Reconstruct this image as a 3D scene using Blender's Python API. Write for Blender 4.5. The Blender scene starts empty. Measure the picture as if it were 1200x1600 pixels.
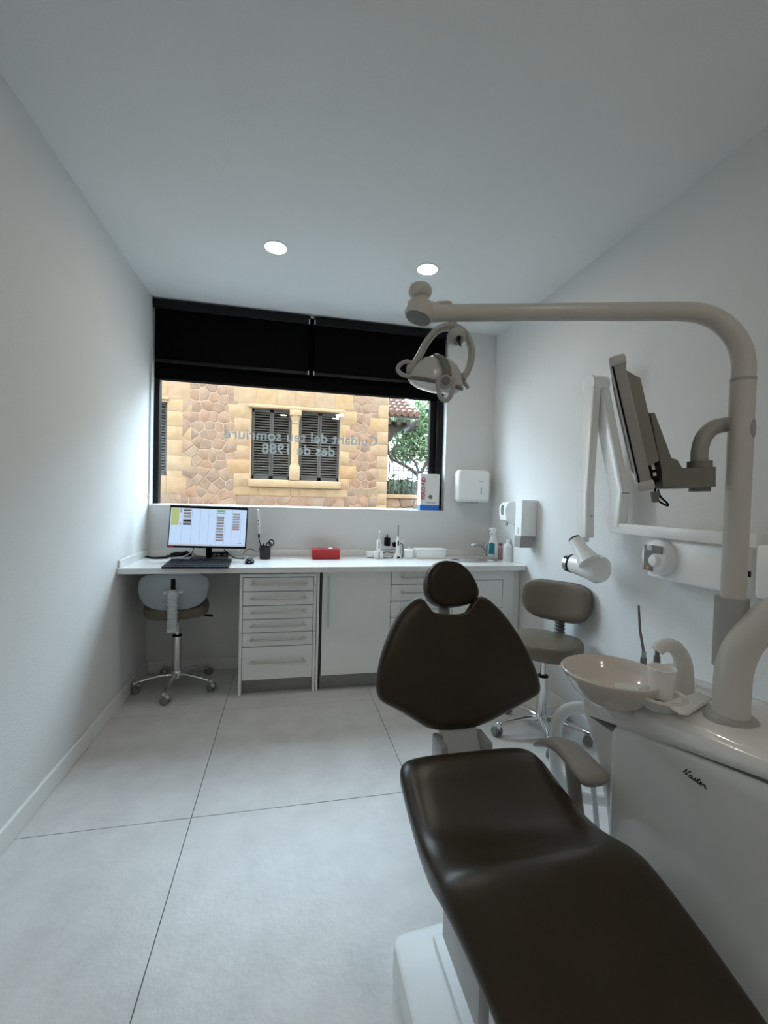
import bpy, bmesh, math, random
import numpy as np
from mathutils import Vector, Matrix

random.seed(7)
sc = bpy.context.scene
col = sc.collection

# ------------------------------------------------------------------ camera
CAM_H = 1.26
YAW, PITCH, ROLL, FPX = math.radians(-12.4483), math.radians(1.4181), math.radians(1.4841), 690.79


def _rot(y, p, r):
    B = np.array([[1, 0, 0], [0, 0, -1], [0, 1, 0.]])
    cy, sy = math.cos(y), math.sin(y)
    cp, sp = math.cos(p), math.sin(p)
    cr, sr = math.cos(r), math.sin(r)
    Ry = np.array([[cy, 0, sy], [0, 1, 0], [-sy, 0, cy]])
    Rp = np.array([[1, 0, 0], [0, cp, -sp], [0, sp, cp]])
    Rr = np.array([[cr, -sr, 0], [sr, cr, 0], [0, 0, 1]])
    return Rr @ Rp @ Ry @ B


RC = _rot(YAW, PITCH, ROLL)            # world -> camera (x right, y down, z forward)
CR, CD, CF = (Vector(RC[0]), Vector(RC[1]), Vector(RC[2]))
cam_data = bpy.data.cameras.new('camera')
cam_data.sensor_fit = 'HORIZONTAL'
cam_data.sensor_width = 36.0
cam_data.lens = 36.0 * FPX / 1200.0
cam_data.clip_start = 0.02
cam_data.clip_end = 200
cam = bpy.data.objects.new('camera', cam_data)
col.objects.link(cam)
m = Matrix.Identity(4)
for i in range(3):
    m[i][0], m[i][1], m[i][2] = CR[i], -CD[i], -CF[i]
m[2][3] = CAM_H
cam.matrix_world = m
sc.camera = cam

# ------------------------------------------------------------------ world, exposure
world = bpy.data.worlds.new('overcast_sky')
sc.world = world
world.use_nodes = True
bg = world.node_tree.nodes['Background']
bg.inputs[0].default_value = (0.665, 0.835, 1.0, 1)
bg.inputs[1].default_value = 9.3
vs = sc.view_settings
vs.view_transform = 'Standard'
vs.look = 'None'
vs.gamma = 1.0
vs.use_curve_mapping = False
vs.exposure = 0.80
sc.cycles.max_bounces = 9
sc.cycles.diffuse_bounces = 6
sc.cycles.use_adaptive_sampling = True
sc.cycles.adaptive_threshold = 0.02
sc.cycles.caustics_reflective = False
sc.cycles.sample_clamp_indirect = 6.0

# room numbers (metres)
XL, XR, YB, YF, ZC = -0.951, 1.66, 3.39, -1.6, 2.643
WX0, WX1, WZ0 = -0.943, 1.245, 1.188          # window opening
# daylight sampling aid at the window opening (a portal gives off no light itself)
pl = bpy.data.lights.new('window_portal', 'AREA')
pl.shape = 'RECTANGLE'
pl.size, pl.size_y = WX1 - WX0, 2.10 - WZ0
pl.cycles.is_portal = True
po = bpy.data.objects.new('window_portal', pl)
po.location = ((WX0 + WX1) / 2, YB + 0.155, (WZ0 + 2.10) / 2)
po.rotation_euler = (math.radians(-90), 0, 0)
col.objects.link(po)


# ------------------------------------------------------------------ pixel helpers (1200x1600 frame -> a point on a known plane)
def ray(x, y):
    d = RC.T @ np.array([(x - 600) / FPX, (y - 800) / FPX, 1.0])
    return Vector(d)


C0 = Vector((0, 0, CAM_H))


def pz(x, y, z):
    d = ray(x, y)
    return C0 + d * ((z - CAM_H) / d.z)


def pY(x, y, Y):
    d = ray(x, y)
    return C0 + d * (Y / d.y)


def pX(x, y, X):
    d = ray(x, y)
    return C0 + d * (X / d.x)


def pd(x, y, depth):
    return C0 + ray(x, y) * depth


def pplane(x, y, p0, n):
    d = ray(x, y)
    return C0 + d * ((Vector(p0) - C0).dot(Vector(n)) / d.dot(Vector(n)))


# ------------------------------------------------------------------ materials
MATS = {}


def mat(name, rgb, rough=0.5, metal=0.0, var=0.0, vscale=4.0, bump=0.0, bscale=60.0, coat=0.0, spec=0.5,
        rgb2=None, objrand=0.0, emit=None, estr=0.0, trans=0.0, alpha=1.0, ramp=None, sub=0.0):
    if name in MATS:
        return MATS[name]
    mt = bpy.data.materials.new(name)
    mt.use_nodes = True
    nt = mt.node_tree
    b = nt.nodes['Principled BSDF']
    b.inputs['Base Color'].default_value = (*rgb, 1)
    b.inputs['Roughness'].default_value = rough
    b.inputs['Metallic'].default_value = metal
    b.inputs['Coat Weight'].default_value = coat
    b.inputs['Specular IOR Level'].default_value = spec
    b.inputs['Transmission Weight'].default_value = trans
    b.inputs['Alpha'].default_value = alpha
    if emit:
        b.inputs['Emission Color'].default_value = (*emit, 1)
        b.inputs['Emission Strength'].default_value = estr
    tc = nt.nodes.new('ShaderNodeTexCoord')
    colour = None
    if var > 0 or rgb2:
        n = nt.nodes.new('ShaderNodeTexNoise')
        n.inputs['Scale'].default_value = vscale
        n.inputs['Detail'].default_value = 6
        n.inputs['Roughness'].default_value = 0.6
        nt.links.new(tc.outputs['Object'], n.inputs['Vector'])
        rp = nt.nodes.new('ShaderNodeValToRGB')
        c2 = rgb2 or tuple(min(1, c * (1 + var)) for c in rgb)
        c1 = rgb if rgb2 else tuple(c * (1 - var) for c in rgb)
        rp.color_ramp.elements[0].position = 0.35
        rp.color_ramp.elements[1].position = 0.65
        rp.color_ramp.elements[0].color = (*c1, 1)
        rp.color_ramp.elements[1].color = (*c2, 1)
        nt.links.new(n.outputs['Fac'], rp.inputs['Fac'])
        colour = rp.outputs['Color']
    if ramp:
        oi = nt.nodes.new('ShaderNodeObjectInfo')
        rr = nt.nodes.new('ShaderNodeValToRGB')
        els = rr.color_ramp.elements
        while len(els) < len(ramp):
            els.new(0.5)
        for i, c in enumerate(ramp):
            els[i].position = i / (len(ramp) - 1)
            els[i].color = (*c, 1)
        nt.links.new(oi.outputs['Random'], rr.inputs['Fac'])
        if colour is None:
            colour = rr.outputs['Color']
        else:
            mx = nt.nodes.new('ShaderNodeMix')
            mx.data_type = 'RGBA'
            mx.inputs[0].default_value = 0.45
            nt.links.new(rr.outputs['Color'], mx.inputs[6])
            nt.links.new(colour, mx.inputs[7])
            colour = mx.outputs[2]
    if colour is not None:
        nt.links.new(colour, b.inputs['Base Color'])
    if bump > 0:
        n2 = nt.nodes.new('ShaderNodeTexNoise')
        n2.inputs['Scale'].default_value = bscale
        n2.inputs['Detail'].default_value = 4
        nt.links.new(tc.outputs['Object'], n2.inputs['Vector'])
        bp = nt.nodes.new('ShaderNodeBump')
        bp.inputs['Strength'].default_value = bump
        bp.inputs['Distance'].default_value = 0.01
        nt.links.new(n2.outputs['Fac'], bp.inputs['Height'])
        nt.links.new(bp.outputs['Normal'], b.inputs['Normal'])
    MATS[name] = mt
    return mt


def emission(name, rgb, strength):
    mt = bpy.data.materials.new(name)
    mt.use_nodes = True
    nt = mt.node_tree
    nt.nodes.remove(nt.nodes['Principled BSDF'])
    e = nt.nodes.new('ShaderNodeEmission')
    e.inputs[0].default_value = (*rgb, 1)
    e.inputs[1].default_value = strength
    nt.links.new(e.outputs[0], nt.nodes['Material Output'].inputs[0])
    MATS[name] = mt
    return mt


def glass(name, tint=(1, 1, 1), refl=0.04):
    mt = bpy.data.materials.new(name)
    mt.use_nodes = True
    nt = mt.node_tree
    nt.nodes.remove(nt.nodes['Principled BSDF'])
    t = nt.nodes.new('ShaderNodeBsdfTransparent')
    t.inputs[0].default_value = (*tint, 1)
    g = nt.nodes.new('ShaderNodeBsdfGlossy')
    g.inputs['Roughness'].default_value = 0.02
    lw = nt.nodes.new('ShaderNodeLayerWeight')
    pw = nt.nodes.new('ShaderNodeMath')
    pw.operation = 'POWER'
    pw.inputs[1].default_value = 5.0
    sm = nt.nodes.new('ShaderNodeMath')
    sm.operation = 'MULTIPLY_ADD'
    sm.inputs[1].default_value = 0.9
    sm.inputs[2].default_value = refl
    mx = nt.nodes.new('ShaderNodeMixShader')
    nt.links.new(lw.outputs['Facing'], pw.inputs[0])
    nt.links.new(pw.outputs[0], sm.inputs[0])
    nt.links.new(sm.outputs[0], mx.inputs[0])
    nt.links.new(t.outputs[0], mx.inputs[1])
    nt.links.new(g.outputs[0], mx.inputs[2])
    nt.links.new(mx.outputs[0], nt.nodes['Material Output'].inputs[0])
    MATS[name] = mt
    return mt


W_PAINT = mat('wall_paint', (0.725, 0.725, 0.715), 0.75, var=0.012, vscale=2.5, bump=0.12, bscale=160)
C_PAINT = mat('ceiling_paint', (0.76, 0.76, 0.75), 0.8, var=0.01, vscale=2, bump=0.08, bscale=150)
TILE = mat('floor_tile_stone', (0.60, 0.59, 0.58), 0.40, rgb2=(0.68, 0.67, 0.66), vscale=7, bump=0.10, bscale=45)
GROUT = mat('grout', (0.16, 0.155, 0.15), 0.9, var=0.1)
BASEB = mat('baseboard_paint', (0.78, 0.78, 0.765), 0.45, var=0.01)
BLACK = mat('blind_black', (0.0015, 0.0015, 0.0018), 0.8, var=0.1, vscale=40, spec=0.06)
FRAME = mat('window_frame_black', (0.003, 0.003, 0.0035), 0.5, var=0.08, spec=0.25)
GLASS = glass('window_glass', (0.98, 1.0, 0.99))
LAMIN = mat('white_laminate', (0.90, 0.90, 0.885), 0.38, var=0.01)
WTOP = mat('worktop_white', (0.80, 0.80, 0.79), 0.22, var=0.01, coat=0.2)
GAP = mat('dark_gap', (0.05, 0.05, 0.05), 0.8, var=0.05)
PLINTH = mat('aluminium_plinth', (0.30, 0.30, 0.30), 0.4, metal=0.6, var=0.05)
STEEL = mat('brushed_steel', (0.62, 0.62, 0.61), 0.28, metal=1.0, var=0.06, vscale=30)
HANDLE = mat('handle_satin_steel', (0.58, 0.58, 0.575), 0.32, metal=0.9, var=0.04)
CHROME = mat('chrome', (0.75, 0.75, 0.75), 0.12, metal=1.0, var=0.03)
BROWN = mat('brown_vinyl', (0.037, 0.027, 0.0165), 0.31, var=0.10, vscale=5, bump=0.04, bscale=220, spec=0.30)
BROWN2 = mat('stool_brown_vinyl', (0.140, 0.116, 0.082), 0.40, var=0.06, vscale=5, bump=0.05, bscale=220)
GREYP = mat('grey_plastic', (0.40, 0.40, 0.40), 0.5, var=0.04)
LGREYP = mat('light_grey_plastic', (0.55, 0.56, 0.57), 0.5, var=0.03)
DGREYP = mat('dark_grey_plastic', (0.17, 0.17, 0.165), 0.5, var=0.05)
TAUPE = mat('taupe_armrest', (0.33, 0.31, 0.285), 0.55, var=0.04)
UNITW = mat('unit_gloss_white', (0.76, 0.755, 0.735), 0.16, var=0.01, coat=0.5)
UNITB = mat('unit_panel_white', (0.72, 0.72, 0.70), 0.28, var=0.01, coat=0.3)
ARMW = mat('arm_enamel', (0.62, 0.605, 0.575), 0.30, var=0.015, coat=0.3)
LAMPG = mat('lamp_grey', (0.42, 0.425, 0.42), 0.35, var=0.05)
LAMPD = mat('lamp_dark_grey', (0.16, 0.165, 0.165), 0.35, var=0.05)
BOWLM = mat('bowl_ceramic', (0.72, 0.66, 0.62), 0.15, var=0.012, coat=0.5)
WHITEP = mat('white_plastic', (0.88, 0.88, 0.87), 0.22, var=0.01)
PAPER = mat('white_paper', (0.82, 0.82, 0.80), 0.85, var=0.02, vscale=20)
BLKP = mat('black_plastic', (0.004, 0.004, 0.0045), 0.5, var=0.1, spec=0.16)
RUBBER = mat('grey_rubber', (0.20, 0.20, 0.20), 0.6, var=0.05)
RED = mat('red_card', (0.42, 0.012, 0.018), 0.5, var=0.08, vscale=15)
TEAL = mat('teal_label', (0.0, 0.20, 0.26), 0.5, var=0.05)
BLUE = mat('blue_print', (0.03, 0.16, 0.62), 0.5, var=0.03)
REDPR = mat('red_print', (0.45, 0.02, 0.06), 0.5, var=0.03)
PINKP = mat('pink_plastic', (0.62, 0.40, 0.40), 0.4, var=0.04)
MILKY = mat('milky_plastic', (0.74, 0.75, 0.74), 0.35, var=0.02)
GREENP = mat('green_plastic', (0.20, 0.28, 0.04), 0.45, var=0.05)
ORANGEP = mat('orange_plastic', (0.70, 0.28, 0.03), 0.45, var=0.05)


# ------------------------------------------------------------------ mesh building
def catmull(pts, n=6, closed=False):
    P = [Vector(p) for p in pts]
    out = []
    k = len(P)
    rng = range(k) if closed else range(k - 1)
    for i in rng:
        if closed:
            p0, p1, p2, p3 = P[i - 1], P[i], P[(i + 1) % k], P[(i + 2) % k]
        else:
            p0, p1, p2, p3 = P[max(i - 1, 0)], P[i], P[i + 1], P[min(i + 2, k - 1)]
        for j in range(n):
            t = j / n
            out.append(0.5 * ((2 * p1) + (p2 - p0) * t + (2 * p0 - 5 * p1 + 4 * p2 - p3) * t * t
                              + (3 * p1 - p0 - 3 * p2 + p3) * t ** 3))
    if not closed:
        out.append(P[-1])
    return out


def lerp_list(vals, n):
    out = []
    for i in range(len(vals) - 1):
        for j in range(n):
            out.append(vals[i] + (vals[i + 1] - vals[i]) * j / n)
    out.append(vals[-1])
    return out


def basis(axis):
    a = Vector(axis).normalized()
    h = Vector((0, 0, 1)) if abs(a.z) < 0.9 else Vector((0, 1, 0))
    u = h.cross(a).normalized()
    v = a.cross(u).normalized()
    return u, v, a


class MB:
    def __init__(s):
        s.v, s.f = [], []

    def add(s, vs_, fs):
        o = len(s.v)
        s.v += [Vector(p) for p in vs_]
        s.f += [tuple(i + o for i in f) for f in fs]
        return s

    def box(s, x0, x1, y0, y1, z0, z1, M=None):
        vs_ = [Vector((x, y, z)) for z in (z0, z1) for y in (y0, y1) for x in (x0, x1)]
        if M:
            vs_ = [M @ p for p in vs_]
        return s.add(vs_, [(0, 2, 3, 1), (4, 5, 7, 6), (0, 1, 5, 4), (2, 6, 7, 3), (0, 4, 6, 2), (1, 3, 7, 5)])

    def rbox(s, x0, x1, y0, y1, z0, z1, r=0.004, seg=2, M=None):
        bm = bmesh.new()
        bmesh.ops.create_cube(bm, size=1)
        for v in bm.verts:
            v.co = Vector((x0 + (v.co.x + .5) * (x1 - x0), y0 + (v.co.y + .5) * (y1 - y0), z0 + (v.co.z + .5) * (z1 - z0)))
        r = min(r, 0.49 * min(abs(x1 - x0), abs(y1 - y0), abs(z1 - z0)))
        bmesh.ops.bevel(bm, geom=bm.edges[:], offset=r, segments=seg, profile=0.5, affect='EDGES')
        bm.verts.index_update()
        vs_ = [v.co.copy() for v in bm.verts]
        fs = [tuple(v.index for v in f.verts) for f in bm.faces]
        bm.free()
        if M:
            vs_ = [M @ p for p in vs_]
        return s.add(vs_, fs)

    def rings(s, rs, cap0=True, cap1=True, closed=False):
        n = len(rs[0])
        o = len(s.v)
        for r in rs:
            s.v += [Vector(p) for p in r]
        k = len(rs)
        for i in range(k if closed else k - 1):
            a, b = o + i * n, o + ((i + 1) % k) * n
            for j in range(n):
                j2 = (j + 1) % n
                s.f.append((a + j, a + j2, b + j2, b + j))
        if not closed:
            if cap0:
                s.f.append(tuple(o + j for j in reversed(range(n))))
            if cap1:
                s.f.append(tuple(o + (k - 1) * n + j for j in range(n)))
        return s

    def tube(s, pts, r, seg=12, caps=True, closed=False, flat=1.0, up=None):
        P = [Vector(p) for p in pts]
        n = len(P)
        R = r if isinstance(r, (list, tuple)) else [r] * n
        T = []
        for i in range(n):
            if closed:
                t = P[(i + 1) % n] - P[i - 1]
            else:
                t = P[min(i + 1, n - 1)] - P[max(i - 1, 0)]
            T.append(t.normalized())
        u = Vector(up) if up else (Vector((0, 0, 1)) if abs(T[0].z) < 0.9 else Vector((0, 1, 0)))
        rs = []
        for i in range(n):
            u = (u - T[i] * u.dot(T[i]))
            if u.length < 1e-6:
                u = basis(T[i])[0]
            u.normalize()
            w = T[i].cross(u).normalized()
            rs.append([P[i] + (u * math.cos(a) * flat + w * math.sin(a)) * R[i]
                       for a in [2 * math.pi * k / seg for k in range(seg)]])
        return s.rings(rs, caps, caps, closed)

    def lathe(s, prof, c=(0, 0, 0), axis=(0, 0, 1), seg=24, sx=1.0, sy=1.0, uv=None):
        u, v, a = basis(axis)
        if uv:
            u, v = uv
        c = Vector(c)
        rs = []
        for r, z in prof:
            rs.append([c + a * z + u * (r * sx * math.cos(t)) + v * (r * sy * math.sin(t))
                       for t in [2 * math.pi * k / seg for k in range(seg)]])
        return s.rings(rs, prof[0][0] > 1e-5 or True, True)

    def prism(s, pts, d):
        """polygon (3-D, planar) extruded by vector d"""
        P = [Vector(p) for p in pts]
        d = Vector(d)
        return s.rings([P, [p + d for p in P]])

    def pillow(s, pts, n, front, back, edge=None):
        """star-shaped planar outline -> cushion; n = front normal"""
        P = [Vector(p) for p in pts]
        c = sum(P, Vector()) / len(P)
        n = Vector(n).normalized()
        fr = [(1.0, 0.0), (0.995, 0.35), (0.975, 0.68), (0.94, 0.88), (0.88, 0.97), (0.75, 1.0), (0.5, 0.98), (0.25, 0.95), (0.05, 0.94)]
        rs = []
        for sc_, hh in reversed(fr[1:]):
            rs.append([c + (p - c) * sc_ - n * (hh * back) for p in P])
        for sc_, hh in fr:
            rs.append([c + (p - c) * sc_ + n * (hh * front) for p in P])
        return s.rings(rs)

    def build(s, name, material, parent=None, local=False, angle=38, kind=None):
        me = bpy.data.meshes.new(name)
        vs_ = s.v
        if parent is not None and not local:
            inv = mw(parent).inverted()
            vs_ = [inv @ p for p in vs_]
        me.from_pydata([tuple(p) for p in vs_], [], s.f)
        bm = bmesh.new()
        bm.from_mesh(me)
        bmesh.ops.recalc_face_normals(bm, faces=bm.faces[:])
        bm.to_mesh(me)
        bm.free()
        me.polygons.foreach_set('use_smooth', [True] * len(me.polygons))
        me.set_sharp_from_angle(angle=math.radians(angle))
        me.materials.append(MATS[material] if isinstance(material, str) else material)
        o = bpy.data.objects.new(name, me)
        col.objects.link(o)
        if parent is not None:
            o.parent = parent
        if kind:
            o['kind'] = kind
        return o


def mw(o):
    M = o.matrix_basis.copy()
    p = o.parent
    while p is not None:
        M = p.matrix_basis @ M
        p = p.parent
    return M


def tag(o, label=None, cat=None, group=None, kind=None):
    if label:
        o['label'] = label
    if cat:
        o['category'] = cat
    if group:
        o['group'] = group
    if kind:
        o['kind'] = kind
    return o


def thing(name, loc, label, cat, group=None, rz=0.0):
    o = bpy.data.objects.new(name, None)
    o.empty_display_size = 0.05
    col.objects.link(o)
    o.location = loc
    o.rotation_euler = (0, 0, rz)
    return tag(o, label, cat, group)


def struct(o):
    o['kind'] = 'structure'
    return o


def text_mesh(body, size, origin, u, v, spacing=1.0, shear=0.0, bold=0.0):
    """lettering as flat mesh: u = reading direction, v = up, both unit vectors"""
    cu = bpy.data.curves.new('lettering', 'FONT')
    cu.body = body
    cu.size = size
    cu.space_character = spacing
    cu.shear = shear
    cu.resolution_u = 3
    cu.offset = bold
    o = bpy.data.objects.new('lettering', cu)
    col.objects.link(o)
    dg = bpy.context.evaluated_depsgraph_get()
    me = bpy.data.meshes.new_from_object(o.evaluated_get(dg))
    vs_ = [Vector(origin) + Vector(u) * p.co.x + Vector(v) * p.co.y for p in me.vertices]
    fs = [tuple(p.vertices) for p in me.polygons]
    wd = max(p.co.x for p in me.vertices)
    bpy.data.objects.remove(o)
    bpy.data.curves.remove(cu)
    bpy.data.meshes.remove(me)
    mb = MB()
    mb.add(vs_, fs)
    return mb, wd


# ================================================================== SETTING
T = 0.12
floor = struct(MB().box(XL - T, XR + T, YF - T, YB + 0.25, -0.12, -0.008).build('floor', GROUT))
floor['label'] = 'large pale grey stone-look floor tiles'
gx = [-0.340 + 0.901 * k for k in range(-1, 4)]
gy = [1.818 + 0.90 * k for k in range(-4, 3)]
for i in range(len(gx) - 1):
    for j in range(len(gy) - 1):
        x0, x1 = max(gx[i], XL), min(gx[i + 1], XR)
        y0, y1 = max(gy[j], YF), min(gy[j + 1], YB)
        if x1 - x0 < .02 or y1 - y0 < .02:
            continue
        g = 0.0013
        MB().rbox(x0 + g, x1 - g, y0 + g, y1 - g, -0.0081, 0.0, 0.0008, 1).build('floor_tile', TILE, floor)
struct(MB().box(XL - T, XR + T, YF - T, YB + 0.25, ZC, ZC + 0.15).build('ceiling', C_PAINT))
struct(MB().box(XL - T, XL, YF - T, YB + 0.25, 0, ZC).build('wall_left', W_PAINT))
struct(MB().box(XR, XR + T, YF - T, YB + 0.25, 0, ZC).build('wall_right', W_PAINT))
struct(MB().box(XL, XR, YF - T, YF, 0, ZC).build('wall_front', W_PAINT))
wb = MB()
wb.box(XL, XR, YB, YB + 0.25, 0, WZ0)
wb.box(XL, WX0, YB, YB + 0.25, WZ0, ZC)
wb.box(WX1, XR, YB, YB + 0.25, WZ0, ZC)
struct(wb.build('wall_back', W_PAINT))
BH = 0.085
struct(MB().rbox(XL, XL + 0.014, YF, 2.46, 0, BH, 0.003, 1).rbox(XL, XL + 0.014, 2.463, YB, 0, BH, 0.003, 1).build('baseboard_left', BASEB))
struct(MB().rbox(XL + 0.014, -0.29, YB - 0.014, YB, 0, BH, 0.003, 1).build('baseboard_back', BASEB))
struct(MB().rbox(XR - 0.014, XR, YF, 2.86, 0, BH, 0.003, 1).build('baseboard_right', BASEB))

# ---- window
win = thing('window_1', ((WX0 + WX1) / 2, YB + 0.1, WZ0), None, None)
win['kind'] = 'structure'
win['label'] = 'wide black framed window looking onto a stone house'
FY0, FY1 = YB + 0.085, YB + 0.15
PZ = 2.100
MB().rbox(WX0, WX0 + 0.035, FY0, FY1, WZ0 + .012, PZ, 0.004, 1).build('window_frame', FRAME, win)
MB().rbox(WX1 - 0.055, WX1, FY0 - 0.012, FY1, WZ0 + .012, PZ, 0.004, 1).rbox(WX1 - 0.105, WX1 - 0.056, FY0 + 0.02, FY1, WZ0 + .012, PZ, 0.004, 1).build('window_frame', FRAME, win)
MB().rbox(WX0, WX1, FY0, FY1, WZ0, WZ0 + .014, 0.003, 1).build('window_frame', WHITEP, win)
MB().rbox(WX0, WX1, FY0 - 0.005, FY1, PZ, ZC - 0.002, 0.004, 1).build('lintel_panel', BLACK, win)
MB().box(WX0 + 0.03, WX1 - 0.1, YB + 0.116, YB + 0.120, WZ0 + .012, PZ).build('pane', GLASS, win)
MB().rbox(WX0, WX1, YB - 0.004, FY0, WZ0 - 0.001, WZ0 + 0.006, 0.002, 1).build('window_sill', LAMIN, win)

# window vinyl lettering, read from the street (so mirrored from inside)
VINYL = mat('vinyl_lettering', (0.60, 0.68, 0.72), 0.6, var=0.02, alpha=0.92)
GYt = YB + 0.112
a = pY(590, 690, GYt)
b_ = pY(350, 684, GYt)
mb, wd = text_mesh('Cuidant del teu somriure', 1.0, (0, 0, 0), (1, 0, 0), (0, 0, 1), 1.04, bold=0.018)
sz = abs(a.x - b_.x) / wd
vs0 = mb.v
z1 = pY(590, 697, GYt).z
mb.v = [Vector((a.x - p.x * sz, GYt, z1 + p.z * sz)) for p in vs0]
win_t = mb.build('lettering', VINYL, win)
win_t['label'] = 'mirrored grey vinyl lettering on the glass'
mb, wd = text_mesh('des de 1988', 1.0, (0, 0, 0), (1, 0, 0), (0, 0, 1), 1.04, bold=0.018)
z2 = pY(523, 713, GYt).z
xa = pY(524, 700, GYt).x
mb.v = [Vector((xa - p.x * sz, GYt, z2 + p.z * sz)) for p in mb.v]
mb.build('lettering', VINYL, win)

# ---- roller blinds
for k, (x0, x1, lab) in enumerate([(WX0 + 0.004, pY(483, 580, YB + 0.03).x, 'black roller blind half drawn, on the left above the monitor'),
                                   (pY(489, 580, YB + 0.03).x, WX1 - 0.004, 'black roller blind half drawn, on the right behind the dental lamp')]):
    t = thing('roller_blind', ((x0 + x1) / 2, YB + 0.03, 2.2), lab, 'roller blind', 'black roller blinds over the window')
    zb = 2.225
    MB().box(x0 + .012, x1 - .012, YB + 0.034, YB + 0.037, zb, ZC - 0.05).build('fabric', BLACK, t)
    MB().tube([(x0 + .012, YB + 0.04, ZC - 0.045), (x1 - .012, YB + 0.04, ZC - 0.045)], 0.022, 16).build('roller_tube', BLACK, t)
    MB().rbox(x0, x1, YB + 0.0, YB + 0.012, ZC - 0.075, ZC - 0.012, 0.004, 1).build('cassette', FRAME, t)
    MB().rbox(x0 + .010, x1 - .010, YB + 0.028, YB + 0.043, zb - 0.024, zb, 0.004, 1).build('bottom_bar', FRAME, t)
    xs = x1 - 0.006 if k == 0 else x0 + 0.006
    MB().rbox(xs - .004, xs + .004, YB - 0.004, YB + 0.0, ZC - 0.075, ZC - 0.04, 0.001, 1).build('bracket', STEEL, t)
    MB().rbox(xs - .004, xs + .004, YB + 0.022, YB + 0.03, zb - 0.026, zb + 0.004, 0.001, 1).build('end_cap', STEEL, t)
    if k == 0:
        xc = x0 + 0.003
        MB().tube([(xc, YB - 0.006, ZC - 0.06), (xc - .003, YB - 0.008, 1.9), (xc - .004, YB - 0.008, 1.27)], 0.0022, 6).build('pull_chain', GREYP, t)
        MB().lathe([(0.002, 0), (0.007, 0.006), (0.008, 0.02), (0.004, 0.035), (0.002, 0.04)], (xc - .004, YB - 0.008, 1.235), seg=10).build('chain_weight', WHITEP, t)

# ---- ceiling downlights
LED = emission('led_diffuser', (1.0, 0.89, 0.73), 62.0)
for (x, y, lab) in [(-0.086, 2.549, 'round white recessed downlight, left one of the two above the window'),
                    (0.788, 2.547, 'round white recessed downlight, right one above the dental lamp arm'),
                    (-0.086, -0.55, 'round white recessed downlight added out of view on the left behind the photographer'),  # rear pair added out of view to brighten front-facing whites
                    (0.788, -0.55, 'round white recessed downlight added out of view on the right behind the photographer')]:
    t = thing('ceiling_downlight', (x, y, ZC), lab, 'ceiling light', 'ceiling downlights')
    MB().lathe([(0.055, -0.001), (0.058, -0.006), (0.066, -0.006), (0.07, -0.0015), (0.07, 0.0), (0.055, 0.0)], (x, y, ZC), seg=32).build('trim_ring', WHITEP, t)
    MB().lathe([(0.001, -0.003), (0.056, -0.003), (0.056, -0.0005), (0.001, -0.0005)], (x, y, ZC), seg=32).build('diffuser', LED, t)

# ================================================================== CABINETS AND WORKTOP
CF_Y = 2.885         # front plane of built-in cabinets
WZT, WZB, WY0 = 0.832, 0.797, 2.81
t = thing('worktop', (0.35, 3.1, WZB), 'long white laminate worktop running along the window wall', 'worktop')
# slab with an oval cut for the sink
SX, SY, SRX, SRY = 1.388, 3.085, 0.185, 0.125
mb = MB()
N = 48
hole = [(SX + (SRX - 0.01) * math.cos(2 * math.pi * k / N), SY + (SRY - 0.01) * math.sin(2 * math.pi * k / N)) for k in range(N)]
hx0, hx1, hy0, hy1 = 1.15, 1.655, 2.86, 3.32
mb.box(XL + .001, hx0, WY0 + .004, YB - .001, WZB, WZT)
mb.box(hx0, hx1, WY0 + .004, hy0, WZB, WZT)
mb.box(hx0, hx1, hy1, YB - .001, WZB, WZT)
outer = []
for (x, y) in hole:
    dx, dy = x - SX, y - SY
    k = min(((hx1 - SX) / dx if dx > 1e-9 else (hx0 - SX) / dx if dx < -1e-9 else 1e9),
            ((hy1 - SY) / dy if dy > 1e-9 else (hy0 - SY) / dy if dy < -1e-9 else 1e9))
    outer.append((SX + dx * k, SY + dy * k))
rs = [[(x, y, WZB) for x, y in hole], [(x, y, WZT) for x, y in hole], [(x, y, WZT) for x, y in outer], [(x, y, WZB) for x, y in outer]]
mb.rings(rs, closed=True)
mb.build('slab', WTOP, t)
MB().rbox(XL + .001, 1.655, WY0, WY0 + 0.006, WZB, WZT, 0.002, 1).build('front_edge', WTOP, t)
MB().rbox(XL + .001, XR - .003, YB - 0.014, YB - .001, WZT, WZT + 0.045, 0.003, 1).build('upstand', WTOP, t)
MB().rbox(XL + .001, XL + 0.014, 2.83, YB - 0.014, WZT, WZT + 0.045, 0.003, 1).build('upstand', WTOP, t)


def handle_h(name, x0, x1, y, z, parent, r=0.0058, out=0.030):
    return MB().tube(catmull([(x0, y, z), (x0, y - out * .7, z), (x0 + 0.008, y - out, z), (x1 - 0.008, y - out, z), (x1, y - out * .7, z), (x1, y, z)], 3), r, 8).build(name, HANDLE, parent)


def handle_v(name, x, z0, z1, y, parent, r=0.0062, out=0.032):
    return MB().tube(catmull([(x, y, z0), (x, y - out * .7, z0), (x, y - out, z0 + 0.008), (x, y - out, z1 - 0.008), (x, y - out * .7, z1), (x, y, z1)], 3), r, 8).build(name, HANDLE, parent)


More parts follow.
